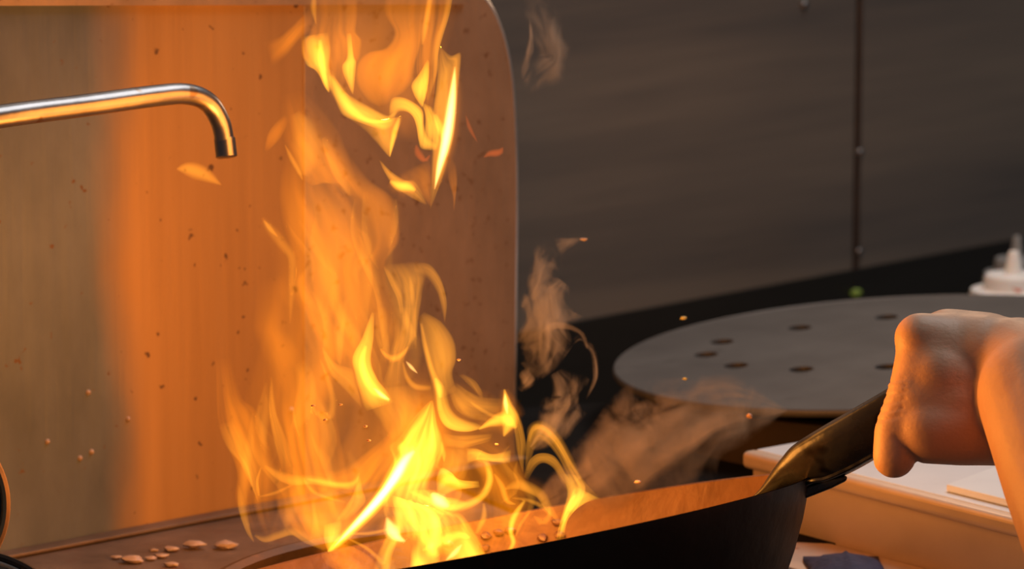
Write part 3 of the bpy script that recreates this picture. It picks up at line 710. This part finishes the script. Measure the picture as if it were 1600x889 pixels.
# ---- upper burst
R_(burst, [(612, -40), (600, 15), (616, 50), (602, 74), (574, 82), (557, 102), (556, 130), (574, 157), (592, 167)], [(666, -40), (664, 25), (658, 65), (650, 95), (648, 115), (644, 130), (634, 142), (620, 152), (604, 164)], .60, .45, .45, 'veil', 2.07, .30)
R_(burst, [(484, -40), (490, 20), (484, 50), (470, 66), (474, 92), (492, 106), (508, 136)], [(562, -40), (559, 20), (558, 48), (565, 64), (563, 88), (552, 106), (534, 138)], .48, .5, .5, 'veil', 2.07, .55, m=20)
R_(burst, [(655, -40), (655, 20), (652, 70), (650, 110), (660, 150), (664, 180)], [(712, -40), (702, 20), (688, 62), (684, 100), (680, 140), (676, 180)], .42, .5, .5, 'veil', 2.06, .5, m=18)
R_(burst, [(469, 58), (472, 84), (479, 102), (494, 112), (509, 140)], [(514, 50), (517, 78), (515, 98), (517, 116), (519, 142)], 1.15, .8, .8, 'flame', 2.05, .35)
T(burst, [(500, 62, 4), (503, 96, 8), (508, 126, 6), (514, 144, 2)], 1.3, 'flame', 2.04, halo=0)
R_(burst, [(506, 122), (520, 150), (533, 177), (547, 187), (562, 192), (582, 199), (600, 204), (613, 198)], [(521, 110), (536, 139), (555, 153), (576, 165), (594, 175), (607, 180), (615, 175), (622, 171)], 1.15, .8, 1.0, 'flame', 2.04, .2)
T(burst, [(516, 118, 4), (530, 142, 10), (546, 168, 10), (566, 184, 7), (590, 190, 4), (612, 188, 2)], 1.0, 'flame', 2.035, halo=0)
R_(burst, [(546, 188), (566, 201), (586, 221), (600, 237), (608.5, 246)], [(616, 187), (629, 182), (622, 205), (615, 228), (610, 246)], .85, .7, .7, 'flame', 2.045, .2)
T(burst, [(624, 184, 3), (617, 206, 6), (612, 228, 4), (609, 245, 1)], 1.1, 'flame', 2.04, halo=0)
R_(burst, [(607, 181), (611, 155), (626, 151), (646, 159), (661, 172), (663, 194), (668, 213), (684, 226)], [(616, 183), (625, 175), (637, 176), (645, 184), (650, 198), (654, 221), (659, 233), (680, 236)], 1.35, .8, .8, 'flame', 2.035, .15)
R_(burst, [(656, 158), (664, 180), (662, 212), (660, 233)], [(677, 168), (682, 186), (688, 206), (686, 234)], .9, .6, .6, 'flame', 2.045, .3)
T(burst, [(676, -30, 6), (670, 10, 6), (664, 44, 6), (660, 70, 2)], .55, 'flame', 2.05, halo=.2)
R_(burst, [(697, -40), (690, 18), (679, 54), (674, 85), (672, 116), (662, 152)], [(713, -40), (704, 18), (692, 58), (686, 82), (684, 112), (670, 158)], .55, 1.5, .5, 'flame', 2.05, .2)
R_(burst, [(686, 66), (684, 108), (681, 140), (677, 164), (676, 195), (675, 240), (672.5, 290), (672, 326)], [(689, 74), (705, 86), (720, 83), (718, 120), (715, 165), (710, 214), (697, 264), (673, 326)], .80, .5, .5, 'flame', 2.04, .3)
T(burst, [(711, 104, 2), (707, 150, 8), (701, 195, 10), (694, 232, 9), (686, 265, 6), (679, 296, 1.5)], 5.5, 'core', 2.03, halo=.3)
T(burst, [(680, 178, 3), (688, 200, 8), (696, 222, 5)], .9, 'flame', 2.035, halo=0)
R_(burst, [(592, 250), (601, 270), (615, 290), (640, 308), (664, 320)], [(596, 252), (612, 268), (632, 280), (650, 284), (668, 318)], .75, .7, .9, 'flame', 2.045, .2)
R_(burst, [(618, 274), (645, 288), (660, 306), (672, 324)], [(672, 248), (674, 262), (674, 290), (674, 322)], .32, .6, .6, 'veil', 2.05, .2)
T(burst, [(609, 283, 3), (622, 290, 9), (638, 292, 9), (649, 298, 3)], 1.3, 'flame', 2.035, halo=.2)
R_(burst, [(702, 242), (699, 275), (707, 305), (708, 330)], [(713, 255), (715, 285), (712, 310), (710, 332)], .22, .8, .5, 'veil', 2.06, .1)
R_(burst, [(668, 92), (655, 114), (643, 130), (645, 146), (658, 167)], [(671, 98), (670.5, 124), (668, 140), (665, 154), (660, 168)], 1.5, .8, .5, 'flame', 2.035, .15)
R_(burst, [(541, 52), (542, 88), (534, 105), (540, 126), (550, 147)], [(549, 52), (553, 86), (557, 98), (555, 122), (552.5, 147)], 1.2, .8, .7, 'flame', 2.035, .15)
R_(burst, [(414, 64), (440, 54), (466, 30), (486, 8)], [(424, 106), (446, 90), (470, 62), (494, 48)], .36, 1.2, 1.2, 'veil', 2.08, .3)
T(burst, [(492, -14, 4), (490, 12, 6), (494, 38, 1.5)], .4, 'flame', 2.05, halo=0)
T(burst, [(650, 226, 2), (654, 240, 7), (664, 250, 5), (672, 242, 1.5)], .35, 'ember', 2.05)
# ---- middle column
R_(fire, [(438, 150), (442, 214), (450, 240), (468, 272), (486, 290), (506, 284), (520, 296)], [(474, 140), (512, 180), (534, 212), (546, 244), (556, 272), (566, 296), (576, 316)], .36, .9, .9, 'veil', 2.09, .5, m=18)
R_(fire, [(450, 225), (436, 290), (437, 340), (456, 392), (462, 445), (482, 505), (520, 560), (560, 600)], [(530, 215), (576, 278), (616, 312), (624, 372), (606, 412), (612, 462), (640, 525), (650, 600)], .52, .6, .6, 'veil', 2.10, .65, m=26, n=50)
R_(fire, [(400, 440), (396, 500), (410, 560), (440, 620)], [(560, 400), (580, 480), (590, 560), (590, 640)], .34, .9, .7, 'veil', 2.11, .8, m=26, n=36)
T(fire, [(462, 176, 10), (478, 208, 24), (481, 242, 24), (474, 274, 12)], .40, 'flame', 2.07, halo=0)
R_(fire, [(412, 236), (420, 205), (444, 178)], [(420, 236), (440, 214), (452, 186)], .30, .8, .8, 'veil', 2.07, .2)
T(fire, [(445, 226, 1.5), (456, 248, 5), (468, 270, 4), (473, 282, 1)], .42, 'flame', 2.06, halo=0)
T(fire, [(506, 214, 4), (516, 240, 9), (530, 272, 10), (548, 306, 3)], .28, 'flame', 2.07, p=.6, q=1.4)
T(fire, [(410, 340, 3), (421, 357, 9), (440, 380, 10), (456, 404, 8), (456, 450, 7), (453, 505, 2)], .26, 'flame', 2.06, halo=.15)
T(fire, [(412, 344, 2), (421, 356, 5), (434, 370, 1.5)], .40, 'flame', 2.055, halo=0)
T(fire, [(556, 310, 3), (552, 360, 5), (570, 412, 6), (590, 456, 6), (598, 510, 5), (603, 565, 2)], .18, 'flame', 2.05, p=.5, q=1.8)
T(fire, [(570, 300, 3), (572, 360, 8), (580, 396, 5), (592, 420, 2)], .14, 'flame', 2.06, p=.5, q=1.6)
T(fire, [(617, 310, 3), (616, 350, 7), (606, 388, 3)], .16, 'flame', 2.06, p=1.6, q=.5)
R_(fire, [(600, 414), (611, 440), (625, 470), (628, 505), (618, 550)], [(652, 408), (666, 430), (661, 455), (656, 490), (650, 545)], .42, .6, .6, 'flame', 2.055, .5, m=18)
R_(fire, [(645, 410), (672, 413), (691, 440), (698.5, 474), (695.5, 504)], [(648, 426), (668, 436), (682, 456), (689, 480), (694, 504)], .42, .6, .9, 'flame', 2.05, .2)
T(fire, [(600, 416, 1.5), (612, 436, 6), (624, 462, 6), (628, 490, 3)], .35, 'flame', 2.045, halo=0, p=.6, q=1.4)
T(fire, [(640, 432, 2), (646, 470, 5), (648, 510, 4), (650, 545, 2)], .22, 'flame', 2.05, halo=0)
R_(fire, [(524, 480), (521, 520), (526, 560), (530, 572)], [(548, 460), (540, 510), (536, 550), (533, 572)], .26, .6, .6, 'flame', 2.055, .2)
R_(fire, [(588, 480), (586, 520), (592, 545), (604, 560)], [(604, 480), (607, 520), (610, 545), (612, 560)], .25, .6, .6, 'flame', 2.05, .3)
R_(fire, [(612, 480), (616, 520), (610, 548), (606, 572), (590, 620)], [(655, 480), (652, 520), (640, 545), (632, 570), (640, 640)], .42, .5, .5, 'flame', 2.05, .4, m=18)
# bright hook-shaped tongue and the horn behind it
R_(fire, [(581, 487), (565, 528), (551, 556), (553, 582), (562, 616), (571, 643)], [(585, 490), (584, 528), (580, 564), (589, 590), (603, 608), (616, 628)], 1.35, .6, .6, 'flame', 2.02, .2)
T(fire, [(572, 540, 3), (566, 566, 7), (574, 594, 9), (590, 613, 9), (609, 626, 3)], 1.3, 'flame', 2.01, halo=.15)
T(fire, [(584, 606, 2), (596, 617, 5), (609, 625, 2)], 2.0, 'core', 2.005, halo=0)
R_(fire, [(502, 544), (516, 584), (543, 614), (566, 640)], [(506, 544), (525, 567), (551, 577), (560, 606)], .42, .6, .6, 'flame', 2.04, .2)
R_(fire, [(653, 497), (661, 530), (668, 565), (676, 594), (684, 625)], [(663, 487), (692, 504), (711, 535), (713, 562), (708, 584), (714, 610)], .72, .5, .5, 'flame', 2.03, .15)
T(fire, [(658, 505, 3), (664, 540, 5), (673, 575, 6), (683, 605, 8), (687, 642, 6)], .8, 'flame', 2.02, halo=0)
T(fire, [(680, 590, 3), (686, 604, 8), (688, 622, 4)], .9, 'flame', 2.01, halo=0)
T(fire, [(594, 545, 2), (604, 556, 5), (617, 560, 7), (630, 552, 5), (638, 541, 1)], .6, 'flame', 2.02, halo=.15)
T(fire, [(634, 564, 1.5), (643, 574, 4), (653, 584, 1)], 1.4, 'core', 2.015, halo=0)
T(fire, [(630, 566, 2), (636, 590, 5), (650, 604, 6), (674, 606, 5)], .5, 'flame', 2.02, halo=.15)
R_(fire, [(560, 610), (580, 640), (600, 670), (612, 690)], [(655, 600), (660, 625), (655, 645), (635, 670)], .36, .6, .6, 'flame', 2.035, .4, m=16)
# ---- left veils and strands
R_(fire, [(336, 560), (338, 620), (342, 668), (356, 700), (370, 740), (366, 780), (384, 830)], [(362, 560), (378, 620), (400, 640), (420, 690), (430, 740), (430, 790), (440, 850)], .40, .7, .9, 'veil', 2.09, .6, m=20, n=40)
R_(fire, [(418, 590), (420, 650), (432, 720), (430, 790), (420, 850)], [(520, 560), (525, 640), (540, 720), (560, 790), (600, 860)], .46, .8, .7, 'veil', 2.09, .8, m=26, n=40)
R_(fire, [(432, 745), (430, 790), (450, 830), (480, 850)], [(560, 760), (566, 800), (560, 840), (560, 880)], .62, .6, .5, 'veil', 2.06, .6, m=24, n=34)
R_(fire, [(340, 664), (352, 696), (374, 724), (388, 752), (404, 782)], [(372, 655), (395, 690), (402, 725), (404, 750), (408, 780)], .34, .6, 1.0, 'flame', 2.05, .3)
R_(fire, [(423, 588), (420, 640), (428, 690), (440, 735)], [(426, 590), (432, 640), (446, 680), (465, 725)], .34, .6, .8, 'flame', 2.05, .3)
T(fire, [(500, 562, 2), (512, 592, 5), (520, 626, 7), (514, 652, 8), (496, 646, 5), (488, 634, 1.5)], .26, 'flame', 2.05, halo=.15)
R_(fire, [(458, 570), (462, 600), (458, 640), (452, 670)], [(480, 560), (496, 600), (492, 640), (470, 670)], .22, .7, .7, 'flame', 2.06, .3)
T(fire, [(458, 636, 2), (461, 660, 3), (468, 682, 1)], .22, 'flame', 2.05, halo=0)
T(fire, [(414, 728, 2), (436, 742, 8), (460, 750, 9), (490, 750, 8), (528, 757, 7), (550, 756, 7), (562, 738, 1.5)], .55, 'flame', 2.03, p=.8, q=1.2, halo=.15)
T(fire, [(478, 748, 2), (500, 752, 5), (530, 757, 5), (552, 755, 5), (560, 744, 1)], .6, 'flame', 2.025, halo=0)
R_(fire, [(558, 745), (552, 770), (540, 790), (522, 815)], [(563, 742), (567, 765), (571, 785), (545, 812)], .75, .6, .6, 'flame', 2.03, .2)
T(fire, [(474, 746, 2), (482, 760, 4), (498, 773, 4), (540, 785, 2)], .40, 'flame', 2.035, halo=0)
T(fire, [(408, 730, 2), (402, 752, 3), (405, 775, 2.5)], .35, 'flame', 2.045, halo=0)
T(fire, [(405, 776, 1.5), (430, 770, 4), (458, 757, 2)], .28, 'flame', 2.045, halo=0)
T(fire, [(372, 706, 2), (386, 730, 3), (394, 758, 2.5), (404, 785, 1)], .28, 'flame', 2.045, halo=0)
R_(fire, [(371, 758), (372, 795), (384, 830), (396, 848)], [(376, 758), (386, 795), (392, 825), (398, 846)], .34, .6, .9, 'flame', 2.05, .2)
T(fire, [(398, 836, 2), (414, 842, 6), (434, 836, 7), (458, 830, 7), (480, 842, 8), (508, 858, 4)], .38, 'flame', 2.045, halo=.15, p=.6, q=1.4)
R_(fire, [(484, 780), (488, 815), (480, 850)], [(492, 780), (498, 815), (508, 850)], .3, .7, .7, 'flame', 2.05, .2)
T(fire, [(548, 834, 2), (580, 833, 4), (610, 826, 3)], .5, 'flame', 2.02, halo=0)
T(fire, [(545, 842, 2), (575, 858, 4), (600, 882, 5)], .5, 'flame', 2.02, halo=0)
R_(fire, [(625, 660), (580, 700), (530, 732), (480, 735)], [(640, 690), (600, 740), (568, 780), (500, 752)], .40, .7, .7, 'veil', 2.06, .4, m=16)
R_(fire, [(500, 850), (540, 850), (580, 870), (600, 900)], [(505, 880), (530, 895), (560, 910), (590, 930)], .6, .6, .6, 'veil', 2.03, .4)
# ---- deep orange body of the fire behind the tongues
R_(fire, [(560, 600), (545, 660), (520, 720), (500, 780), (490, 830), (500, 880)], [(700, 590), (780, 620), (812, 690), (822, 760), (810, 830), (780, 900)], .42, .7, .7, 'veil', 2.075, .35, m=24, n=36)
R_(fire, [(560, 560), (590, 640), (600, 720), (590, 800), (570, 900)], [(690, 560), (700, 640), (720, 720), (760, 800), (780, 900)], .38, .8, .8, 'veil', 2.05, .4, m=22, n=34)
R_(fire, [(430, 330), (425, 420), (410, 520), (380, 620), (375, 720), (390, 820)], [(620, 320), (630, 420), (640, 520), (620, 620), (600, 720), (580, 840)], .24, .9, .9, 'veil', 2.12, .35, m=24, n=40)
R_(burst, [(470, -60), (478, 20), (480, 80), (505, 140), (560, 190), (600, 215)], [(715, -60), (712, 20), (700, 80), (690, 140), (680, 190), (660, 225)], .26, .6, .6, 'veil', 2.09, .3, m=22, n=30)
# ---- bright heart
R_(fire, [(672, 626), (655, 642), (636, 664), (622, 685), (608, 697), (614, 718), (611, 736), (596, 760), (586, 790)], [(677, 626), (684, 662), (692, 684), (693, 704), (690, 718), (681, 736), (670, 760), (660, 795)], 1.9, .6, .6, 'flame', 2.00, .60, m=22, n=48)
R_(fire, [(640, 610), (620, 650), (602, 690), (606, 730)], [(690, 620), (698, 680), (696, 720), (680, 750)], .40, 1, 1, 'veil', 2.03, .2)
T(fire, [(690, 690, 2), (693, 708, 5), (694, 722, 1)], .7, 'flame', 1.995, halo=0)
T(fire, [(648, 698, 8), (634, 716, 15), (622, 738, 16), (606, 762, 14), (585, 790, 12), (555, 822, 10), (524, 852, 7), (512, 862, 2)], 2.4, 'flame', 1.99, halo=.3)
T(fire, [(648, 704, 4), (634, 718, 10), (622, 738, 11), (606, 762, 9), (585, 788, 8), (555, 820, 6), (522, 854, 1.5)], 9, 'core', 1.985, halo=0)
R_(fire, [(505, 820), (506, 845), (512, 862)], [(535, 812), (532, 840), (520, 862)], .9, .8, .8, 'flame', 2.0, .2)
R_(fire, [(602, 770), (597, 800), (603, 832), (590, 868), (580, 900), (572, 960)], [(664, 790), (714, 803), (735, 830), (752, 858), (763, 876), (775, 960)], 1.75, .5, .5, 'flame', 2.00, .95, m=30, n=40, endp=.3)
T(fire, [(690, 802, 4), (716, 806, 6), (736, 832, 6), (752, 858, 5), (764, 880, 3)], .7, 'flame', 1.98, halo=.15)
T(fire, [(604, 808, 3), (612, 828, 14), (622, 840, 8), (634, 846, 3)], 3.0, 'core', 1.97, halo=.3)
T(fire, [(640, 780, 5), (648, 812, 12), (664, 840, 10), (684, 870, 6)], 1.2, 'flame', 1.975, halo=.2)
T(fire, [(696, 876, 2), (710, 864, 6), (722, 850, 2)], 1.4, 'core', 1.965, halo=0)
T(fire, [(660, 860, 3), (690, 846, 10), (716, 836, 8), (735, 840, 3)], 1.0, 'flame', 1.97, halo=.2)
# ---- right leaf, star, crown and swirl
R_(fire, [(680, 598), (683, 638), (690, 660), (705, 672), (730, 675), (752, 670)], [(698, 604), (704, 634), (714, 648), (730, 656), (745, 661), (756, 666)], 1.25, .5, 1.1, 'flame', 2.01, .15)
R_(fire, [(700, 610), (712, 640), (735, 655), (770, 660)], [(714, 598), (735, 612), (755, 620), (792, 622)], .46, .6, .6, 'flame', 2.03, .4, m=16)
R_(fire, [(716, 586), (730, 600), (742, 612), (750, 622)], [(724, 584), (742, 594), (752, 608), (756, 622)], .3, .8, .8, 'flame', 2.03, .3)
T(fire, [(735, 628, 2), (752, 640, 4), (772, 650, 4), (790, 652, 2)], .35, 'flame', 2.01, halo=0)
T(fire, [(788, 608, 2), (792, 632, 9), (796, 656, 15), (787, 682, 2)], 1.5, 'flame', 2.00, halo=.2)
T(fire, [(748, 671, 1.5), (768, 660, 8), (790, 655, 13), (807, 669, 3)], 1.4, 'flame', 1.995, halo=.2)
T(fire, [(789, 614, 1.5), (790, 630, 5), (793, 648, 2)], 1.6, 'core', 1.985, halo=0)
R_(fire, [(790, 630), (800, 650), (804, 680), (808, 710), (816, 738)], [(800, 628), (814, 655), (822, 690), (820, 715), (818, 738)], .45, .6, .7, 'flame', 2.02, .4)
R_(fire, [(692, 676), (720, 680), (770, 677)], [(692, 698), (725, 700), (766, 690)], .50, .6, .6, 'flame', 2.03, .3)
R_(fire, [(692, 700), (690, 730), (684, 760)], [(735, 695), (734, 730), (725, 750)], .42, .6, .6, 'flame', 2.04, .3)
R_(fire, [(729, 700), (746, 701), (770, 709), (799, 702)], [(730, 726), (748, 719), (770, 722), (797, 724)], 1.0, .6, .6, 'flame', 2.00, .25)
T(fire, [(744, 716, 4), (760, 724, 6), (765, 748, 7), (756, 772, 7), (732, 788, 8), (700, 793, 8), (674, 782, 6), (640, 768, 3)], .95, 'flame', 1.985, halo=.2)
R_(fire, [(681, 745), (690, 730), (704, 737), (718, 749), (748, 751)], [(684, 780), (700, 772), (715, 766), (730, 764), (750, 762)], 1.5, .6, .6, 'flame', 1.99, .3)
R_(fire, [(640, 765), (648, 785), (668, 800), (700, 806)], [(680, 765), (692, 775), (712, 778), (735, 785)], 1.1, .6, .6, 'flame', 1.995, .4)
T(fire, [(674, 770, 4), (686, 782, 14), (702, 792, 5)], 3.0, 'core', 1.975, halo=.3)
R_(fire, [(690, 690), (730, 720), (755, 770), (760, 830), (750, 880)], [(770, 680), (815, 720), (830, 770), (835, 820), (800, 870)], .30, .8, .8, 'veil', 2.05, .7, m=22, n=34)
T(fire, [(756, 786, 3), (756, 808, 6), (744, 834, 4)], .6, 'flame', 1.99, halo=.15)
T(fire, [(772, 740, 2), (784, 760, 6), (792, 782, 5), (806, 788, 2)], .60, 'flame', 1.99, halo=.15)
T(fire, [(820, 782, 3), (804, 806, 6), (798, 830, 5), (802, 848, 5), (792, 866, 3)], 1.2, 'flame', 1.98, halo=.2)
T(fire, [(788, 764, 2), (812, 757, 9), (842, 770, 9), (857, 792, 7), (874, 816, 3)], .5, 'flame', 2.0, p=.7, q=1.2, halo=.2)
T(fire, [(800, 778, 2), (826, 782, 4), (848, 792, 5), (862, 808, 3)], .4, 'flame', 1.99, halo=0)
T(fire, [(834, 806, 2), (848, 816, 8), (858, 806, 5), (858, 790, 2)], .35, 'flame', 1.99, halo=.15)
T(fire, [(828, 800, 2), (814, 818, 4), (806, 838, 2)], .35, 'flame', 1.985, halo=0)
# ---- right loop
R_(fire, [(820, 735), (822, 690), (832, 664), (850, 664), (872, 684), (894, 722), (914, 752), (940, 780)], [(826, 735), (836, 702), (846, 690), (858, 698), (872, 716), (888, 748), (900, 768), (926, 782)], .55, .5, .9, 'flame', 2.01, .3, m=16)
T(fire, [(826, 690, 3), (830, 670, 7), (848, 664, 8), (870, 683, 8), (892, 720, 6), (908, 748, 4)], .40, 'flame', 2.0, p=.6, q=1.4, halo=0)
R_(fire, [(818, 745), (826, 720), (842, 708), (866, 712), (884, 738), (896, 760)], [(826, 750), (838, 730), (850, 724), (864, 732), (876, 752), (888, 772)], .5, .5, .8, 'flame', 2.0, .3)
R_(fire, [(880, 740), (886, 770), (880, 796), (872, 826), (868, 846)], [(904, 742), (916, 762), (906, 788), (888, 812), (882, 842)], .95, .7, .7, 'flame', 1.99, .3)
R_(fire, [(898, 758), (890, 778), (884, 796)], [(938, 779), (916, 786), (894, 802)], 1.1, .7, .7, 'flame', 1.985, .2)
T(fire, [(900, 772, 3), (890, 790, 6), (882, 812, 5), (878, 832, 4)], 1.0, 'flame', 1.98, halo=0)
# ---- thin rising strands in the column
rs = random.Random(11)
def strand(x, y, L, lean, wd, pk, amp, d):
    k = 6; ph = rs.uniform(0, 6.28); fr = rs.uniform(.7, 1.4); rows = []
    for i in range(k):
        u = i / (k - 1)
        rows.append((x + lean * u + amp * math.sin(ph + fr * 4.5 * u), y - L * u, wd * (.25 + math.sin(math.pi * min(1, u * 1.05)) ** .8), d + .012 * math.sin(ph + 3 * u)))
    a, b = rs.choice(((.6, 1.8), (1.8, .6), (1.3, 1.3)))
    T(fire, rows, pk, 'flame', p=a, q=b, m=8, halo=0)
for _ in range(20):
    y = rs.uniform(430, 640); c = 590 - (640 - y) * .16
    strand(c + rs.uniform(-80, 75), y, rs.uniform(70, 170), rs.uniform(-40, 5), rs.uniform(5, 12), rs.uniform(.06, .16), rs.uniform(5, 14), rs.uniform(2.03, 2.1))
for _ in range(14):
    y = rs.uniform(690, 860); strand(rs.uniform(390, 560), y, rs.uniform(60, 150), rs.uniform(-35, 10), rs.uniform(5, 12), rs.uniform(.06, .18), rs.uniform(6, 16), rs.uniform(2.03, 2.1))
for _ in range(8):
    y = rs.uniform(760, 870); strand(rs.uniform(620, 840), y, rs.uniform(50, 100), rs.uniform(-30, 25), rs.uniform(5, 10), rs.uniform(.15, .35), rs.uniform(8, 18), rs.uniform(1.98, 2.05))
# ---- stray flames
ff = sheet('stray_flame', [(276, 264, 2, 2.12), (294, 264, 12, 2.12), (318, 272, 13, 2.12), (346, 289, 1.5, 2.12)], .62, 'flame', None, seed=3.3)
tag(ff, 'small lone orange flame floating below the faucet spout', 'flame')
f2 = sheet('stray_flame', [(756, 246, 1, 2.1), (766, 240, 6, 2.1), (780, 238, 7, 2.1), (786, 230, 1, 2.1)], .35, 'ember', None, seed=4.3)
tag(f2, 'tiny red flame near the right edge of the splash panel', 'flame')
f3 = sheet('stray_flame', [(728, 180, 1, 2.1), (734, 200, 4, 2.1), (746, 222, 1, 2.1)], .22, 'ember', None, seed=5.3)
tag(f3, 'thin red flame sliver beside the bright hanging burst', 'flame')

# ================================================================== smoke
M['smoke'] = smoke_mat('warm smoke', (0.88, 0.62, 0.40), 58.0, 30, .44, .70, (1, 1, .8))
M['smoke_wisp'] = smoke_mat('dense smoke wisp', (0.85, 0.72, 0.58), 55.0, 48, .44, .60, (1, 1, .6))
def smoke(rows, th, mk, label, seed, parent=None, name='smoke_wisp', streak=.5, m=12, n=26, **kw):
    o = sheet(name, rows, th, mk, parent, seed=seed, E=1.0, streak=streak, m=m, n=n, jit=.22, p=1.8, q=1.8, **kw)
    if label: tag(o, label, 'smoke')
    return o
smoke([(840, 790, 20, 2.12), (930, 750, 70, 2.13), (1010, 700, 105, 2.15), (1090, 655, 90, 2.17), (1160, 640, 50, 2.18), (1230, 640, 6, 2.2)], .075, 'smoke', 'brown drifting smoke haze between the flames and the iron plate', 2.2, name='smoke_haze', m=20, n=34)
wp = thing('smoke_plume', P(850, 640, 2.12), 'pale curling smoke plume rising beside the splash panel edge', 'smoke')
smoke([(812, 610, 6, 2.10), (845, 560, 30, 2.12), (850, 510, 40, 2.13), (858, 470, 42, 2.13), (880, 440, 14, 2.14)], .032, 'smoke_wisp', None, 5.1, wp)
smoke([(880, 560, 3, 2.12), (905, 530, 8, 2.12), (925, 550, 7, 2.12), (930, 590, 5, 2.12), (915, 625, 2, 2.12)], .016, 'smoke_wisp', None, 6.1, wp, m=8)
smoke([(818, 600, 3, 2.11), (840, 560, 7, 2.11), (845, 520, 8, 2.11), (870, 508, 8, 2.11), (905, 518, 6, 2.11), (918, 545, 2, 2.11)], .016, 'smoke_wisp', None, 6.6, wp, m=8)
smoke([(815, 480, 4, 2.13), (838, 450, 22, 2.14), (850, 410, 26, 2.15), (872, 385, 14, 2.15), (912, 372, 3, 2.15)], .014, 'smoke_wisp', None, 8.3, wp)
smoke([(830, 700, 8, 2.11), (870, 660, 34, 2.12), (890, 620, 40, 2.12), (870, 580, 14, 2.12)], .03, 'smoke_wisp', None, 9.3, wp)
hp = thing('smoke_trail', P(830, 170, 2.15), 'faint thin smoke trail high in front of the dark wall', 'smoke')
smoke([(815, 150, 4, 2.15), (840, 120, 24, 2.16), (870, 90, 30, 2.17), (850, 40, 30, 2.18), (830, -20, 16, 2.18)], .010, 'smoke_wisp', None, 7.7, hp)
smoke([(815, 130, 3, 2.15), (824, 90, 7, 2.16), (830, 60, 5, 2.17), (828, 30, 2, 2.18)], .012, 'smoke_wisp', None, 7.9, hp, m=8)
